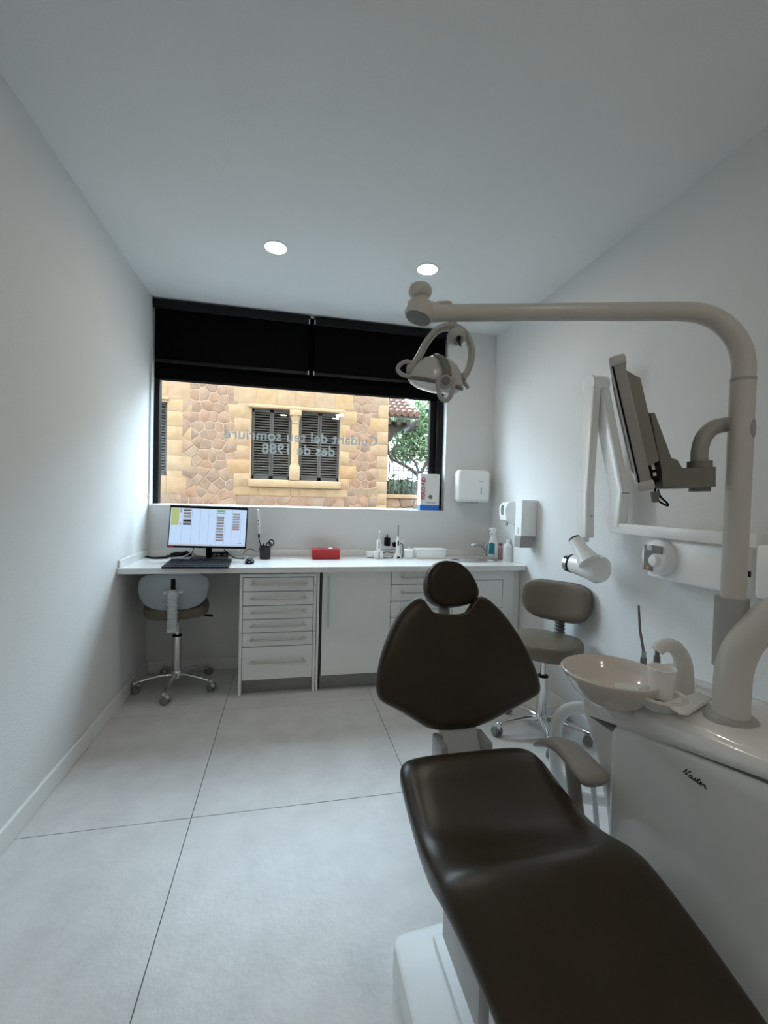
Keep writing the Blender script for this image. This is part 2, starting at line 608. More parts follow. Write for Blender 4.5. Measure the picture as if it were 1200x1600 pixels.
# ---- free-standing drawer unit under the desk
x0, x1, yf = -0.278, 0.203, 2.900
t = thing('drawer_unit', ((x0 + x1) / 2, 3.1, 0), 'white drawer unit with six drawers standing beside the desk stool', 'drawer unit')
b0 = MB()
b0.rbox(x0, x0 + 0.018, yf, 3.37, 0.0, 0.757, 0.0015, 1)
b0.rbox(x1 - 0.018, x1, yf, 3.37, 0.0, 0.757, 0.0015, 1)
b0.rbox(x0, x1, yf, 3.37, 0.757, 0.775, 0.0015, 1)
b0.box(x0 + .018, x1 - .018, 2.955, 3.36, 0.09, 0.757)
b0.build('carcass', LAMIN, t)
MB().box(x0 + .018, x1 - .018, yf + .022, yf + .03, 0.09, 0.755).build('shadow_gap', GAP, t)
MB().box(x0 + .018, x1 - .018, yf + 0.045, yf + 0.057, 0.0, 0.092).build('plinth', PLINTH, t)
zs = [0.754, 0.663, 0.572, 0.485, 0.398, 0.309, 0.094]
for k in range(6):
    d = MB().rbox(x0 + 0.021, x1 - 0.021, yf + .002, yf + .02, zs[k + 1] + 0.0025, zs[k] - 0.0025, 0.0015, 1).build('drawer', LAMIN, t)
    zm = (zs[k] + zs[k + 1]) / 2 + (0.005 if k < 5 else 0.012)
    handle_h('handle', -0.192, 0.122, yf + .003, zm, d)
for xx in (x0 + 0.009, x1 - 0.009):
    for zz in (0.70, 0.40):
        MB().lathe([(0.0005, -0.002), (0.004, -0.002), (0.004, 0.001)], (xx, yf, zz), axis=(0, 1, 0), seg=8).build('screw_cap', GREYP, t)

# ---- built-in cabinet with the tall door
t = thing('door_cabinet', (0.47, 3.1, 0), 'white base cabinet with one plain door and tall handle', 'cabinet')
MB().rbox(0.2065, 0.222, CF_Y + .015, 3.37, 0.0, WZB - .001, 0.001, 1).box(0.222, 0.70, 2.912, 3.37, 0.10, WZB - .001).build('carcass', LAMIN, t)
MB().box(0.238, 0.700, 2.935, 2.947, 0.0, 0.10).build('plinth', PLINTH, t)
MB().box(0.222, 0.70, 2.906, 2.912, 0.10, WZB - .004).build('shadow_gap', GAP, t)
d = MB().rbox(0.240, 0.697, CF_Y, CF_Y + .018, 0.105, WZB - .007, 0.0015, 1).build('door', LAMIN, t)
handle_v('handle', 0.277, 0.447, 0.750, CF_Y + .001, d)

# ---- drawer cabinet behind the dental chair
t = thing('drawer_cabinet', (0.92, 3.1, 0), 'white base cabinet with drawers, half hidden behind the dental headrest', 'cabinet')
MB().box(0.7005, 1.140, 2.912, 3.37, 0.10, WZB - .001).build('carcass', LAMIN, t)
MB().box(0.7005, 1.140, 2.935, 2.947, 0.0, 0.10).build('plinth', PLINTH, t)
MB().box(0.7005, 1.140, 2.906, 2.912, 0.10, WZB - .004).build('shadow_gap', GAP, t)
zs = [0.792, 0.697, 0.584, 0.471, 0.358, 0.105]
for k in range(5):
    d = MB().rbox(0.7015, 1.138, CF_Y, CF_Y + .018, zs[k + 1] + .0025, zs[k] - .0025, 0.0015, 1).build('drawer', LAMIN, t)
    handle_h('handle', 0.775, 1.07, CF_Y + .001, (zs[k] + zs[k + 1]) / 2 + 0.006, d)

# ---- sink cabinet with waste flap
t = thing('sink_cabinet', (1.4, 3.1, 0), 'white base cabinet below the sink with a flush waste flap', 'cabinet')
MB().box(1.1405, 1.148, 2.912, 3.37, 0.10, WZB - .001).box(1.602, 1.656, 2.912, 3.37, 0, WZB - .001).box(1.148, 1.602, 2.912, 3.37, 0.1, 0.12).build('carcass', LAMIN, t)
MB().box(1.1405, 1.60, 2.935, 2.947, 0.0, 0.10).build('plinth', PLINTH, t)
MB().rbox(1.612, 1.656, CF_Y + .01, CF_Y + .026, 0.0, WZB - .003, 0.0015, 1).build('filler_strip', LAMIN, t)
# front with an opening for the flap
f0 = MB()
fx0, fx1, fz0, fz1 = 1.20, 1.521, 0.518, 0.722
f0.box(1.142, fx0, CF_Y, CF_Y + .018, 0.105, WZB - .007)
f0.box(fx1, 1.606, CF_Y, CF_Y + .018, 0.105, WZB - .007)
f0.box(fx0, fx1, CF_Y, CF_Y + .018, fz1, WZB - .007)
f0.box(fx0, fx1, CF_Y, CF_Y + .018, 0.105, fz0)
f0.build('front_panel', LAMIN, t)
MB().box(fx0 - .01, fx1 + .01, CF_Y + .019, CF_Y + .022, fz0 - .01, fz1 + .01).build('shadow_gap', GAP, t)
MB().rbox(fx0 + .003, fx1 - .003, CF_Y, CF_Y + .016, fz0 + .003, fz1 - .003, 0.0015, 1).build('flap', LAMIN, t)

# ---- sink and tap
t = thing('inset_sink', (SX, SY, WZT), 'oval stainless steel sink set into the worktop', 'sink')
u_, v_ = Vector((1, 0, 0)), Vector((0, SRY / SRX, 0))
prof = [(SRX, 0.0), (SRX, 0.004), (SRX - 0.008, 0.006), (SRX - 0.018, 0.002), (SRX - 0.022, -0.012), (SRX - 0.030, -0.060), (SRX - 0.05, -0.080), (0.03, -0.086), (0.001, -0.086)]
mb = MB()
mb.rings([[Vector((SX, SY, WZT + z)) + u_ * (r * math.cos(a_)) + v_ * (r * math.sin(a_)) for a_ in [2 * math.pi * k / 40 for k in range(40)]] for r, z in prof], cap0=False)
mb.build('basin', STEEL, t)
mb = MB()
for k in range(3):
    mb.tube([(SX - 0.02 + k * 0.022, SY - 0.08, WZT - 0.076), (SX - 0.03 + k * 0.022, SY + 0.08, WZT - 0.076)], 0.006, 8)
mb.build('drainer_ridge', STEEL, t)
MB().lathe([(0.001, 0.003), (0.014, 0.004), (0.02, 0.002), (0.022, 0)], (SX + 0.09, SY, WZT - 0.085), seg=20).build('drain', CHROME, t)

fb = pz(758, 871, WZT)
t = thing('sink_tap', fb, 'chrome single lever mixer tap at the sink', 'tap')
MB().lathe([(0.026, 0), (0.026, 0.006), (0.019, 0.012), (0.018, 0.075), (0.020, 0.08), (0.020, 0.098), (0.012, 0.105), (0.001, 0.106)], fb, seg=20).build('tap_body', CHROME, t)
sp = pY(739, 851, fb.y - 0.06)
MB().tube(catmull([fb + Vector((0, 0, 0.04)), fb.lerp(sp, .5) + Vector((0, 0, 0.045)), sp, sp + Vector((-.004, -.004, -0.014))], 5), [0.015] * 10 + [0.012] * 6, 12).build('spout', CHROME, t)
lv = pY(744, 841, fb.y)
MB().tube([fb + Vector((0, 0, 0.10)), fb.lerp(lv, .5) + Vector((0, 0, 0.055)), lv], [0.008, 0.007, 0.006], 10, flat=0.7).build('lever', CHROME, t)

# ================================================================== THINGS ON THE WORKTOP
# ---- computer monitor
MY = 3.13
tl, tr, br, bl = pY(267, 789, MY + .03), pY(387, 793, MY + .03), pY(384, 858, MY), pY(261, 855, MY)
cx = (bl.x + br.x) / 2
t = thing('computer_monitor', (cx + 0.04, MY + 0.06, WZT), 'thin black computer monitor showing an appointment grid', 'monitor')
ux = (br - bl + tr - tl).normalized()
uz = (tl - bl + tr - br).normalized()
un = uz.cross(ux).normalized()            # away from the viewer
o_ = (tl + tr + bl + br) / 4
mwid, mhei = (br - bl).length, ((tl - bl).length + (tr - br).length) / 2
Mm = Matrix((( ux.x, un.x, uz.x, o_.x), (ux.y, un.y, uz.y, o_.y), (ux.z, un.z, uz.z, o_.z), (0, 0, 0, 1)))
MB().rbox(-mwid / 2, mwid / 2, 0.0, 0.022, -mhei / 2, mhei / 2, 0.003, 1, M=Mm).rbox(-mwid * .3, mwid * .3, 0.02, 0.045, -mhei * .42, mhei * .1, 0.008, 2, M=Mm).build('housing', BLKP, t)
SCR = emission('screen_glow', (0.50, 0.65, 0.88), 0.62)
sw, sh0, sh1 = mwid * 0.485, -mhei * 0.45, mhei * 0.435
scr = MB().box(-sw, sw, -0.0012, 0.0, sh0, sh1, M=Mm).build('screen', SCR, t)


def scr_rects(name, rects, m_):
    mb = MB()
    for (a0, a1, b0, b1) in rects:          # fractions of the screen, from its top left
        mb.box(-sw + 2 * sw * a0, -sw + 2 * sw * a1, -0.0018, -0.0012, sh1 - (sh1 - sh0) * b1, sh1 - (sh1 - sh0) * b0, M=Mm)
    return mb.build(name, m_, scr, kind='stuff')


scr_rects('calendar_list', [(0.01, 0.11, 0.01, 0.46)], emission('screen_yellow', (0.60, 0.70, 0.30), 0.425))
scr_rects('calendar_green', [(0.605, 0.70, 0.02, 0.07), (0.605, 0.70, 0.085, 0.12)], emission('screen_green', (0.22, 0.50, 0.20), 0.400))
g1, g2, g3 = [], [], []
for k in range(5):
    g1.append((0.165, 0.265, 0.01 + k * 0.088, 0.055 + k * 0.088))
    (g2 if k in (0, 3, 4) else g3).append((0.165, 0.265, 0.055 + k * 0.088, 0.075 + k * 0.088 + (0.02 if k in (3, 4) else 0)))
for k in range(9):
    g1.append((0.605, 0.70, 0.19 + k * 0.077, 0.225 + k * 0.077))
    (g2 if k in (2, 6) else g3).append((0.605, 0.70, 0.225 + k * 0.077, 0.245 + k * 0.077))
for k in range(7):
    g1.append((0.815, 0.91, 0.10 + k * 0.068, 0.135 + k * 0.068))
    g3.append((0.815, 0.91, 0.135 + k * 0.068, 0.15 + k * 0.068))
scr_rects('calendar_entry', g1, emission('screen_grey', (0.45, 0.47, 0.50), 0.400))
scr_rects('calendar_entry_dark', g2 + [(0.125, 0.133, 0.01, 0.12), (0.125, 0.133, 0.38, 0.46)], emission('screen_dark', (0.03, 0.03, 0.04), 0.400))
scr_rects('calendar_entry_line', g3, emission('screen_line', (0.25, 0.22, 0.24), 0.400))
scr_rects('calendar_entry_pink', [(0.605, 0.70, 0.265, 0.29), (0.605, 0.70, 0.42, 0.445), (0.815, 0.91, 0.50, 0.535)], emission('screen_pink', (0.62, 0.32, 0.30), 0.400))
scr_rects('grid_line', [(q, q + 0.003, 0.0, 0.93) for q in (0.15, 0.275, 0.385, 0.495, 0.595, 0.71, 0.805, 0.925)], emission('screen_gridline', (0.40, 0.47, 0.58), 0.400))
scr_rects('taskbar', [(0, 1, 0.955, 1.0)], emission('screen_bar', (0.62, 0.68, 0.78), 0.450))
scr_rects('taskbar_icon', [(0.40, 0.41, 0.965, 0.985), (0.53, 0.54, 0.965, 0.985), (0.55, 0.56, 0.965, 0.985), (0.90, 0.915, 0.91, 0.925), (0.93, 0.945, 0.91, 0.925)], 'screen_dark')
lg = Mm @ Vector((-sw + 0.004, -0.0005, -mhei / 2 + 0.003))
MB().box(-sw, -sw + 0.03, -0.001, 0.0002, -mhei / 2 + 0.004, -mhei / 2 + 0.011, M=Mm).build('badge', REDPR, t)
bx = pY(326, 862, MY + .05).x
MB().rbox(bx - 0.018, bx + 0.018, MY + 0.05, MY + 0.075, WZT + .01, o_.z, 0.004, 2).build('stand_neck', BLKP, t)
MB().rbox(bx - 0.12, bx + 0.12, MY - 0.03, MY + 0.13, WZT, WZT + 0.012, 0.006, 2).build('stand_foot', BLKP, t)

# ---- keyboard
kfl, kfr, kbr, kbl = pz(252, 885.5, WZT + .012), pz(357, 885.5, WZT + .012), pz(362, 873, WZT + .018), pz(268, 873, WZT + .018)
t = thing('keyboard', ((kfl + kbr) / 2).xy[:] + (WZT,), 'black flat keyboard lying in front of the monitor', 'keyboard')
mb = MB()
mb.rings([[Vector((p.x, p.y, WZT + .0005)) for p in (kfl, kfr, kbr, kbl)], [kfl, kfr, kbr, kbl]])
mb.build('keyboard_body', BLKP, t)
mb = MB()
for r in range(5):
    for c in range(18):
        fa, fb_, ga, gb = (c + .12) / 18, (c + .88) / 18, (r + .14) / 5, (r + .86) / 5
        q = []
        for (ff, gg) in ((fa, ga), (fb_, ga), (fb_, gb), (fa, gb)):
            p0 = kfl.lerp(kfr, 0.02 + ff * .96)
            p1 = kbl.lerp(kbr, 0.02 + ff * .96)
            q.append(p0.lerp(p1, 0.06 + gg * .88))
        mb.rings([q, [p + Vector((0, 0, 0.004)) for p in q]], cap0=False)
mb.build('keys', BLKP, t, kind='stuff')

# ---- mouse
mp = pz(390, 880, WZT)
t = thing('computer_mouse', mp, 'black computer mouse to the right of the keyboard', 'mouse')
mb = MB()
mb.lathe([(0.031, 0.0), (0.033, 0.008), (0.031, 0.018), (0.024, 0.028), (0.012, 0.033), (0.001, 0.034)], mp, seg=20, sx=1.0, sy=1.0, uv=(Vector((0.9, 0, 0)), Vector((0, 1.45, 0))))
mb.build('mouse_body', BLKP, t)
MB().tube([mp + Vector((-0.018, -.03, 0.0175)), mp + Vector((0, -.047, 0.012)), mp + Vector((0.018, -.03, 0.0175))], 0.004, 6).build('mouse_trim', LGREYP, t)
MB().lathe([(0.001, -.004), (0.006, -.004), (0.006, .004), (0.001, .004)], mp + Vector((0, -.025, 0.027)), axis=(1, 0, 0), seg=10).build('scroll_wheel', RUBBER, t)


def cable(name, label, pix, mat_, r=0.0028, group='loose computer cables on the desk'):
    pts = []
    for q in pix:
        x, y, dz = q[0], q[1], (q[2] if len(q) > 2 else 0.0)
        pts.append(pz(x, y, WZT + r + dz))
    o = MB().tube(catmull(pts, 6), r * 1.35, 7).build(name, mat_)
    return tag(o, label, 'cable', group)


cable('computer_cable', 'thick black cable looping on the desk left of the monitor', [(293, 861, .035), (280, 866, .02), (262, 868), (240, 864), (228, 867), (236, 871), (255, 870.5), (272, 869)], BLKP, 0.0035)
cable('computer_cable', 'second black cable loop on the desk beside the left wall', [(262, 872), (240, 872.5), (226, 869), (233, 865.5), (250, 867), (275, 868)], BLKP, 0.003)
cable('computer_cable', 'pale grey cable lying between monitor foot and left wall', [(300, 862, .03), (288, 869, .01), (268, 873)], LGREYP, 0.0026)
cable('computer_cable', 'black cable running from the monitor towards the mouse', [(350, 859, .05), (358, 866, .02), (368, 872), (382, 873)], BLKP, 0.003)
cable('computer_cable', 'thin black cable bundle looped behind the mouse', [(382, 862, .03), (392, 857, .06), (400, 866), (390, 872), (380, 868), (386, 859, .05), (398, 860, .04), (403, 868), (394, 871)], DGREYP, 0.0017)
cable('computer_cable', 'white mouse cable curling up behind the mouse', [(390, 874, .01), (383, 869, .01), (375, 864, .02), (378, 858, .05)], WHITEP, 0.002)
cable('computer_cable', 'black cable hanging in a loop below the screen', [(303, 856, .07), (301, 863, .03), (306, 868, .01), (316, 869)], BLKP, 0.002)
t = thing('power_brick', pz(285, 869, WZT), 'black power brick on the desk left of the monitor stand', 'power adapter')
p = pz(285, 869, WZT)
Mp = Matrix.Translation(p) @ Matrix.Rotation(0.12, 4, 'Z')
MB().rbox(-0.06, 0.06, -0.028, 0.028, 0, 0.028, 0.006, 2, M=Mp).build('brick_body', BLKP, t)
MB().rbox(-0.078, -0.06, -0.012, 0.012, 0.006, 0.022, 0.004, 1, M=Mp).build('cable_strain_relief', BLKP, t)
t = thing('cable_hub', pz(345, 871, WZT), 'black hub with plugs tangled behind the keyboard', 'hub')
p = pz(345, 869, WZT)
MB().rbox(p.x - 0.06, p.x + 0.05, p.y - .02, p.y + .03, WZT, WZT + 0.03, 0.006, 2).build('hub_body', BLKP, t)
for dx in (-0.04, -0.01, 0.03):
    MB().rbox(p.x + dx - .008, p.x + dx + .008, p.y - .035, p.y - .018, WZT + .008, WZT + .02, 0.002, 1).build('plug', DGREYP, t)
t = thing('computer_cable', pz(395, 872, WZT), 'small white cable adapter tile lying behind the mouse', 'adapter')
p = pz(372, 866, WZT)
MB().rbox(p.x - .02, p.x + .025, p.y - .05, p.y - .015, WZT, WZT + 0.012, 0.003, 1).build('adapter_body', WHITEP, t)
t.name = 'cable_adapter'

# ---- pen cup with scissors and pens
pc = pz(414, 873, WZT)
t = thing('pen_cup', pc, 'black mesh pen cup on the desk beside the mouse', 'pen cup')
SMOKE = mat('mesh_black', (0.02, 0.02, 0.02), 0.5, var=0.1, alpha=0.72)
MB().lathe([(0.036, 0.0), (0.037, 0.003), (0.037, 0.085), (0.0375, 0.088), (0.035, 0.088), (0.035, 0.004), (0.001, 0.004)], pc, seg=28).build('cup_wall', SMOKE, t)
MB().tube([pc + Vector((0.037 * math.cos(a_), 0.037 * math.sin(a_), 0.087)) for a_ in [2 * math.pi * k / 28 for k in range(28)]], 0.0018, 6, closed=True).build('rim', BLKP, t)
t = thing('scissors', pc + Vector((0.01, 0, 0.006)), 'scissors with black finger rings standing in the pen cup', 'scissors')
for k, (q, rr) in enumerate([((412 + 8, 852), 0.021), ((424, 848), 0.021)]):
    c_ = pY(q[0], q[1], pc.y)
    MB().tube([c_ + Vector((rr * 0.8 * math.cos(a_), 0, rr * math.sin(a_))) for a_ in [2 * math.pi * j / 20 for j in range(20)]], 0.0042, 8, closed=True).build('finger_ring', BLKP, t)
    MB().tube([c_ + Vector((0, 0, -rr)), pc + Vector((0.008 - .012 * k, 0.0, 0.01))], [0.005, 0.0025], 6, flat=0.5).build('blade', STEEL, t)
for (dx, q, m_, lab, rr) in [(-0.015, (409, 851), BLKP, 'black pen leaning left in the pen cup', 0.005), (-.004, (412, 849), BLKP, 'dark pen standing upright in the pen cup', 0.0045), (0.012, (417, 857), GREENP, 'olive green highlighter in the pen cup', 0.0075), (-0.02, (408, 855), WHITEP, 'white pen with black cap in the pen cup', 0.0045)]:
    top = pY(q[0], q[1], pc.y - .006)
    base = pc + Vector((dx * .6, -0.004, 0.006))
    t = thing('pen', base, lab, 'pen')
    dd = (top - base)
    MB().tube([base, base + dd * .7], rr, 8).build('barrel', m_, t)
    MB().tube([base + dd * .7, base + dd * .97, base + dd], [rr * 1.12, rr * 1.1, rr * .5], 8).build('cap', BLKP if m_ is not GREENP else GREENP, t)

# ---- intraoral camera on its wall holder
wy = YB - 0.022
wt, wbm = pY(403, 796, wy), pY(404.5, 834, wy)
t = thing('intraoral_camera', wbm, 'slim white intraoral camera hung on the wall right of the monitor', 'camera')
dd = wt - wbm
MB().tube([wbm, wbm + dd * .08, wbm + dd * .5, wbm + dd * .8, wbm + dd * .98, wt], [0.010, 0.0125, 0.012, 0.0085, 0.0075, 0.004], 14).build('camera_handle', WHITEP, t)
mb = MB()
for f_ in (.40, .55):
    mb.lathe([(0.0005, -.002), (0.0045, -.002), (0.0045, .003)], wbm + dd * f_ + Vector((0, -0.0115, 0)), axis=(0, 1, 0), seg=10)
mb.build('button', BLKP, t)
MB().rbox(wbm.x - .012, wbm.x + .012, wy + .008, YB - .0005, wbm.z + .02, wbm.z + .07, .003, 1).build('wall_holder', WHITEP, t)
MB().tube(catmull([wbm, wbm + Vector((.002, 0, -.04)), wbm + Vector((.012, 0, -.09)), wbm + Vector((0.0, -.02, -.13))], 5), [0.006] * 4 + [0.003] * 12, 8).build('camera_cord', BLKP, t)

# ---- red carton
rl, rr_ = pz(488, 874, WZT), pz(531, 874, WZT)
t = thing('glove_box', ((rl.x + rr_.x) / 2, rl.y + .05, WZT), 'small red cardboard glove box on the worktop', 'box')
MB().rbox(rl.x, rr_.x, rl.y, rl.y + 0.11, WZT, WZT + 0.072, 0.004, 1).build('carton', RED, t)
MB().rbox(rl.x + .03, rr_.x - .03, rl.y + 0.025, rl.y + 0.085, WZT + .0715, WZT + 0.0735, 0.0008, 1).build('opening_flap', mat('red_dark', (0.25, 0.008, 0.012), .6, var=.05), t)
MB().lathe([(0.018, 0), (0.012, 0.004), (0.005, 0.006), (0.001, 0.007)], ((rl.x + rr_.x) / 2 + .035, rl.y + .05, WZT + .0735), seg=9).build('paper_tip', PAPER, t)

# ---- curing lights, chargers, plugs
p = pz(580, 872, WZT)
t = thing('battery_charger', p, 'small white square charger base, leftmost of the chargers', 'charger')
MB().rbox(p.x - .03, p.x + .022, p.y, p.y + .05, WZT, WZT + .048, .006, 2).build('base_body', WHITEP, t)
MB().box(p.x - .028, p.x + .02, p.y - .001, p.y + .0, WZT + .002, WZT + .006).build('base_gap', DGREYP, t)
p = pz(592, 873, WZT)
t = thing('curing_light', p, 'white curing light with clear tip on a white charging dock', 'curing light', 'curing lights on the worktop')
MB().rbox(p.x - .033, p.x + .033, p.y - .005, p.y + .05, WZT, WZT + .055, .006, 2).build('dock', WHITEP, t)
MB().box(p.x - .004, p.x + .004, p.y - .0065, p.y - .0045, WZT + .004, WZT + .05).build('dock_slot', DGREYP, t)
MB().tube([p + Vector((0, .02, .045)), p + Vector((0, .02, .06)), p + Vector((0, .02, .13)), p + Vector((0, .02, .138))], [.008, .016, .016, .012], 12).build('handset', WHITEP, t)
MB().rbox(p.x - .008, p.x + .008, p.y + .002, p.y + .006, WZT + .075, WZT + .125, .002, 1).build('display', LGREYP, t)
MB().tube([p + Vector((0, .02, .138)), p + Vector((0, .02, .19)), p + Vector((0.004, .012, .205))], .005, 8).build('light_tip', mat('clear_tip', (0.75, 0.8, 0.8), .15, var=.02, alpha=0.45), t)
p = pz(622, 873, WZT)
t = thing('curing_light', p, 'slim white curing light with dark steel tip standing upright', 'curing light', 'curing lights on the worktop')
MB().lathe([(.028, 0), (.028, .012), (.020, .035), (.016, .045), (.001, .046)], p + Vector((0, .02, 0)), seg=20).build('dock', WHITEP, t)
MB().rbox(p.x - .010, p.x + .012, p.y - .012, p.y - .004, WZT + .004, WZT + .018, .003, 1).build('dock_switch', BLKP, t)
MB().tube([p + Vector((0, .02, .04)), p + Vector((0, .02, .06)), p + Vector((0, .02, .13)), p + Vector((0, .02, .165))], [.012, .014, .013, .007], 12).build('handset', WHITEP, t)
MB().rbox(p.x - .005, p.x + .005, p.y + .003, p.y + .008, WZT + .095, WZT + .135, .002, 1).build('button_strip', BLKP, t)
MB().tube([p + Vector((0, .02, .165)), p + Vector((0.001, .02, .235)), p + Vector((0.002, .016, .25))], [.005, .0045, .005], 8).build('light_tip', DGREYP, t)
p = pY(604.5, 846, YB - .02)
t = thing('mains_adapter', p, 'black mains adapter plugged into the wall behind the curing lights', 'power adapter')
MB().rbox(p.x - .021, p.x + .021, YB - .055, YB - .009, p.z - .034, p.z + .032, .006, 2).build('adapter_body', BLKP, t)
MB().tube([(p.x, YB - .03, p.z + .03), (p.x, YB - .03, p.z + .055)], [.006, .003], 8).build('cord_relief', BLKP, t)
p2 = pY(617, 851, YB - .02)
t = thing('wall_plug', p2, 'round black plug in the wall socket behind the slim curing light', 'plug')
MB().lathe([(.001, -.042), (.016, -.04), (.02, -.03), (.02, -.008), (.001, -.008)], (p2.x, YB, p2.z), axis=(0, 1, 0), seg=16).build('plug_body', BLKP, t)
t = thing('wall_socket', (p2.x, YB, p2.z), 'white double wall socket plate above the worktop', 'socket')
MB().rbox(p.x - .04, p2.x + .085, YB - .0085, YB - .0005, p2.z - .04, p2.z + .042, .003, 1).build('socket_plate', WHITEP, t)
p3 = pz(607, 872, WZT)
pts = [p3 + Vector((0.055 * math.cos(a_) + .01 * math.sin(3 * a_), 0.012 * math.sin(a_), .024 + .022 * math.sin(a_))) for a_ in [2 * math.pi * k / 16 for k in range(15)]]
pts2 = [q + Vector((-.012, -.008, -.002)) for q in reversed(pts[2:13])]
o = MB().tube(catmull(pts + pts2, 3), .0022, 6).build('charger_cable', BLKP)
tag(o, 'coiled black charger cable in front of the curing lights', 'cable')
q1 = pz(630, 873, WZT)
o = MB().tube(catmull([(p2.x + .02, YB - .03, p2.z), (p2.x + .055, YB - .04, p2.z + .006), (p2.x + .06, YB - .05, p2.z - .05), (q1.x, q1.y + .02, WZT + .01), (q1.x - .012, q1.y, WZT + .0035)], 5), .003, 7).build('charger_cable', BLKP)
tag(o, 'black cable hanging from the socket down to the worktop', 'cable')

# ---- cotton jar and white tray
p = pz(640, 873, WZT)
t = thing('cotton_jar', p + Vector((0, .03, 0)), 'small white jar with knobbed lid beside the slim curing light', 'jar')
MB().lathe([(.030, 0), (.034, .004), (.038, .058), (.036, .060), (.001, .060)], p + Vector((0, .03, 0)), seg=24).build('jar_body', WHITEP, t)
MB().lathe([(.039, .060), (.040, .064), (.034, .070), (.010, .073), (.006, .076), (.008, .082), (.001, .085)], p + Vector((0, .03, 0)), seg=24).build('lid', WHITEP, t)
pa, pb = pz(651, 873, WZT), pz(697, 873, WZT)
t = thing('storage_tray', ((pa.x + pb.x) / 2, pa.y + .05, WZT), 'long low white box left of the sink', 'box')
MB().rbox(pa.x, pb.x, pa.y, pa.y + .10, WZT, WZT + .062, .004, 1).build('box_body', WHITEP, t)
MB().rbox(pa.x - .003, pb.x + .003, pa.y - .003, pa.y + .103, WZT + .0625, WZT + .073, .003, 1).build('lid', LAMIN, t)

# ---- bottles beside the sink
pb_ = pY(770, 877, 3.14)
p = Vector((pb_.x, 3.14, WZT))
t = thing('spray_bottle', p, 'white spray bottle with teal label next to the tap', 'bottle')
MB().lathe([(.036, 0), (.039, .006), (.040, .07), (.037, .12), (.026, .165), (.016, .185), (.015, .20), (.001, .20)], p, seg=24, uv=(Vector((1, 0, 0)), Vector((0, .7, 0)))).build('bottle_body', MILKY, t)
N = 14
lm = MB()
for i in range(N):
    for j in range(6):
        def LP(i_, j_):
            a_ = math.radians(190 + 78 * i_ / N)
            z_ = .035 + .085 * j_ / 6
            rr2 = .0408 - (0.0028 * max(0, (z_ - .07)) / .05)
            return p + Vector((rr2 * math.cos(a_), rr2 * .7 * math.sin(a_) , z_ + .012 * math.sin(a_ * 2)))
        lm.add([LP(i, j), LP(i + 1, j), LP(i + 1, j + 1), LP(i, j + 1)], [(0, 1, 2, 3)])
lm.build('label_print', TEAL, t)
MB().rbox(p.x - .022, p.x + .018, p.y - .014, p.y + .014, WZT + .205, WZT + .245, .009, 2).tube([p + Vector((0, 0, .19)), p + Vector((0, 0, .215))], .014, 14).build('trigger_head', WHITEP, t)
MB().tube([p + Vector((-.022, 0, .232)), p + Vector((-.034, 0, .232))], .008, 10).build('nozzle', WHITEP, t)
MB().tube(catmull([p + Vector((-.018, 0, .215)), p + Vector((-.03, 0, .2)), p + Vector((-.024, 0, .18))], 4), .004, 8).build('trigger', WHITEP, t)
p = Vector((pY(793, 879, 3.05).x, 3.05, WZT))
t = thing('refill_bottle', p, 'translucent white bottle with screw cap at the worktop end', 'bottle')
MB().lathe([(.034, 0), (.036, .004), (.036, .11), (.030, .125), (.014, .135), (.013, .142), (.001, .142)], p, seg=24).build('bottle_body', MILKY, t)
MB().lathe([(.015, .142), (.016, .145), (.016, .165), (.001, .166)], p, seg=18).build('cap', WHITEP, t)
p = Vector((1.632, 3.16, WZT))
t = thing('pink_bottle', p, 'small pinkish bottle in the corner behind the translucent bottle', 'bottle')
MB().lathe([(.021, 0), (.022, .004), (.022, .085), (.011, .1), (.010, .106), (.001, .106)], p, seg=20).build('bottle_body', PINKP, t)
MB().lathe([(.011, .106), (.012, .108), (.012, .122), (.001, .122)], p, seg=14).build('cap', REDPR, t)

# ---- carton on the window sill
py0 = YB + 0.004
a = pY(672, 800, py0)
c_ = pY(688, 800, py0)
pt = pY(672, 740, py0)
ang = 0.0
t = thing('mouthwash_carton', (a.x, py0 + .03, WZT), 'tall white carton with blue foot and red lettering on the sill', 'box')
t.location.z = WZ0 + .006
bw, bd, bh = 0.160, 0.075, pt.z - WZ0 - .010
X0 = pY(656, 800, py0).x
zb = WZ0 + .0065
MB().rbox(X0, X0 + bw, py0, py0 + bd, zb, zb + bh, .0015, 1).build('carton', PAPER, t)
MB().box(X0 - .0004, X0 + bw + .0004, py0 - .0006, py0 + bd, zb + .0006, zb + bh * .15).build('blue_band', BLUE, t)
mb, wd = text_mesh('PERIO·AID', 1.0, (0, 0, 0), (1, 0, 0), (0, 0, 1), bold=0.03)
s_ = bh * .60 / wd
mb.v = [Vector((X0 + .038 - q.z * s_ * 1.15, py0 - .0008, zb + bh * .30 + q.x * s_)) for q in mb.v]
mb.build('lettering', REDPR, t)
MB().lathe([(0.0005, -.0008), (.017, -.0008), (.017, .0002)], (X0 + .085, py0, zb + bh * .37), axis=(0, 1, 0), seg=24).build('dark_seal', DGREYP, t)
MB().box(X0 + .05, X0 + .13, py0 - .0006, py0, zb + bh * .20, zb + bh * .225).box(X0 + .10, X0 + .14, py0 - .0006, py0, zb + bh * .92, zb + bh * .935).build('fine_print', GREYP, t)

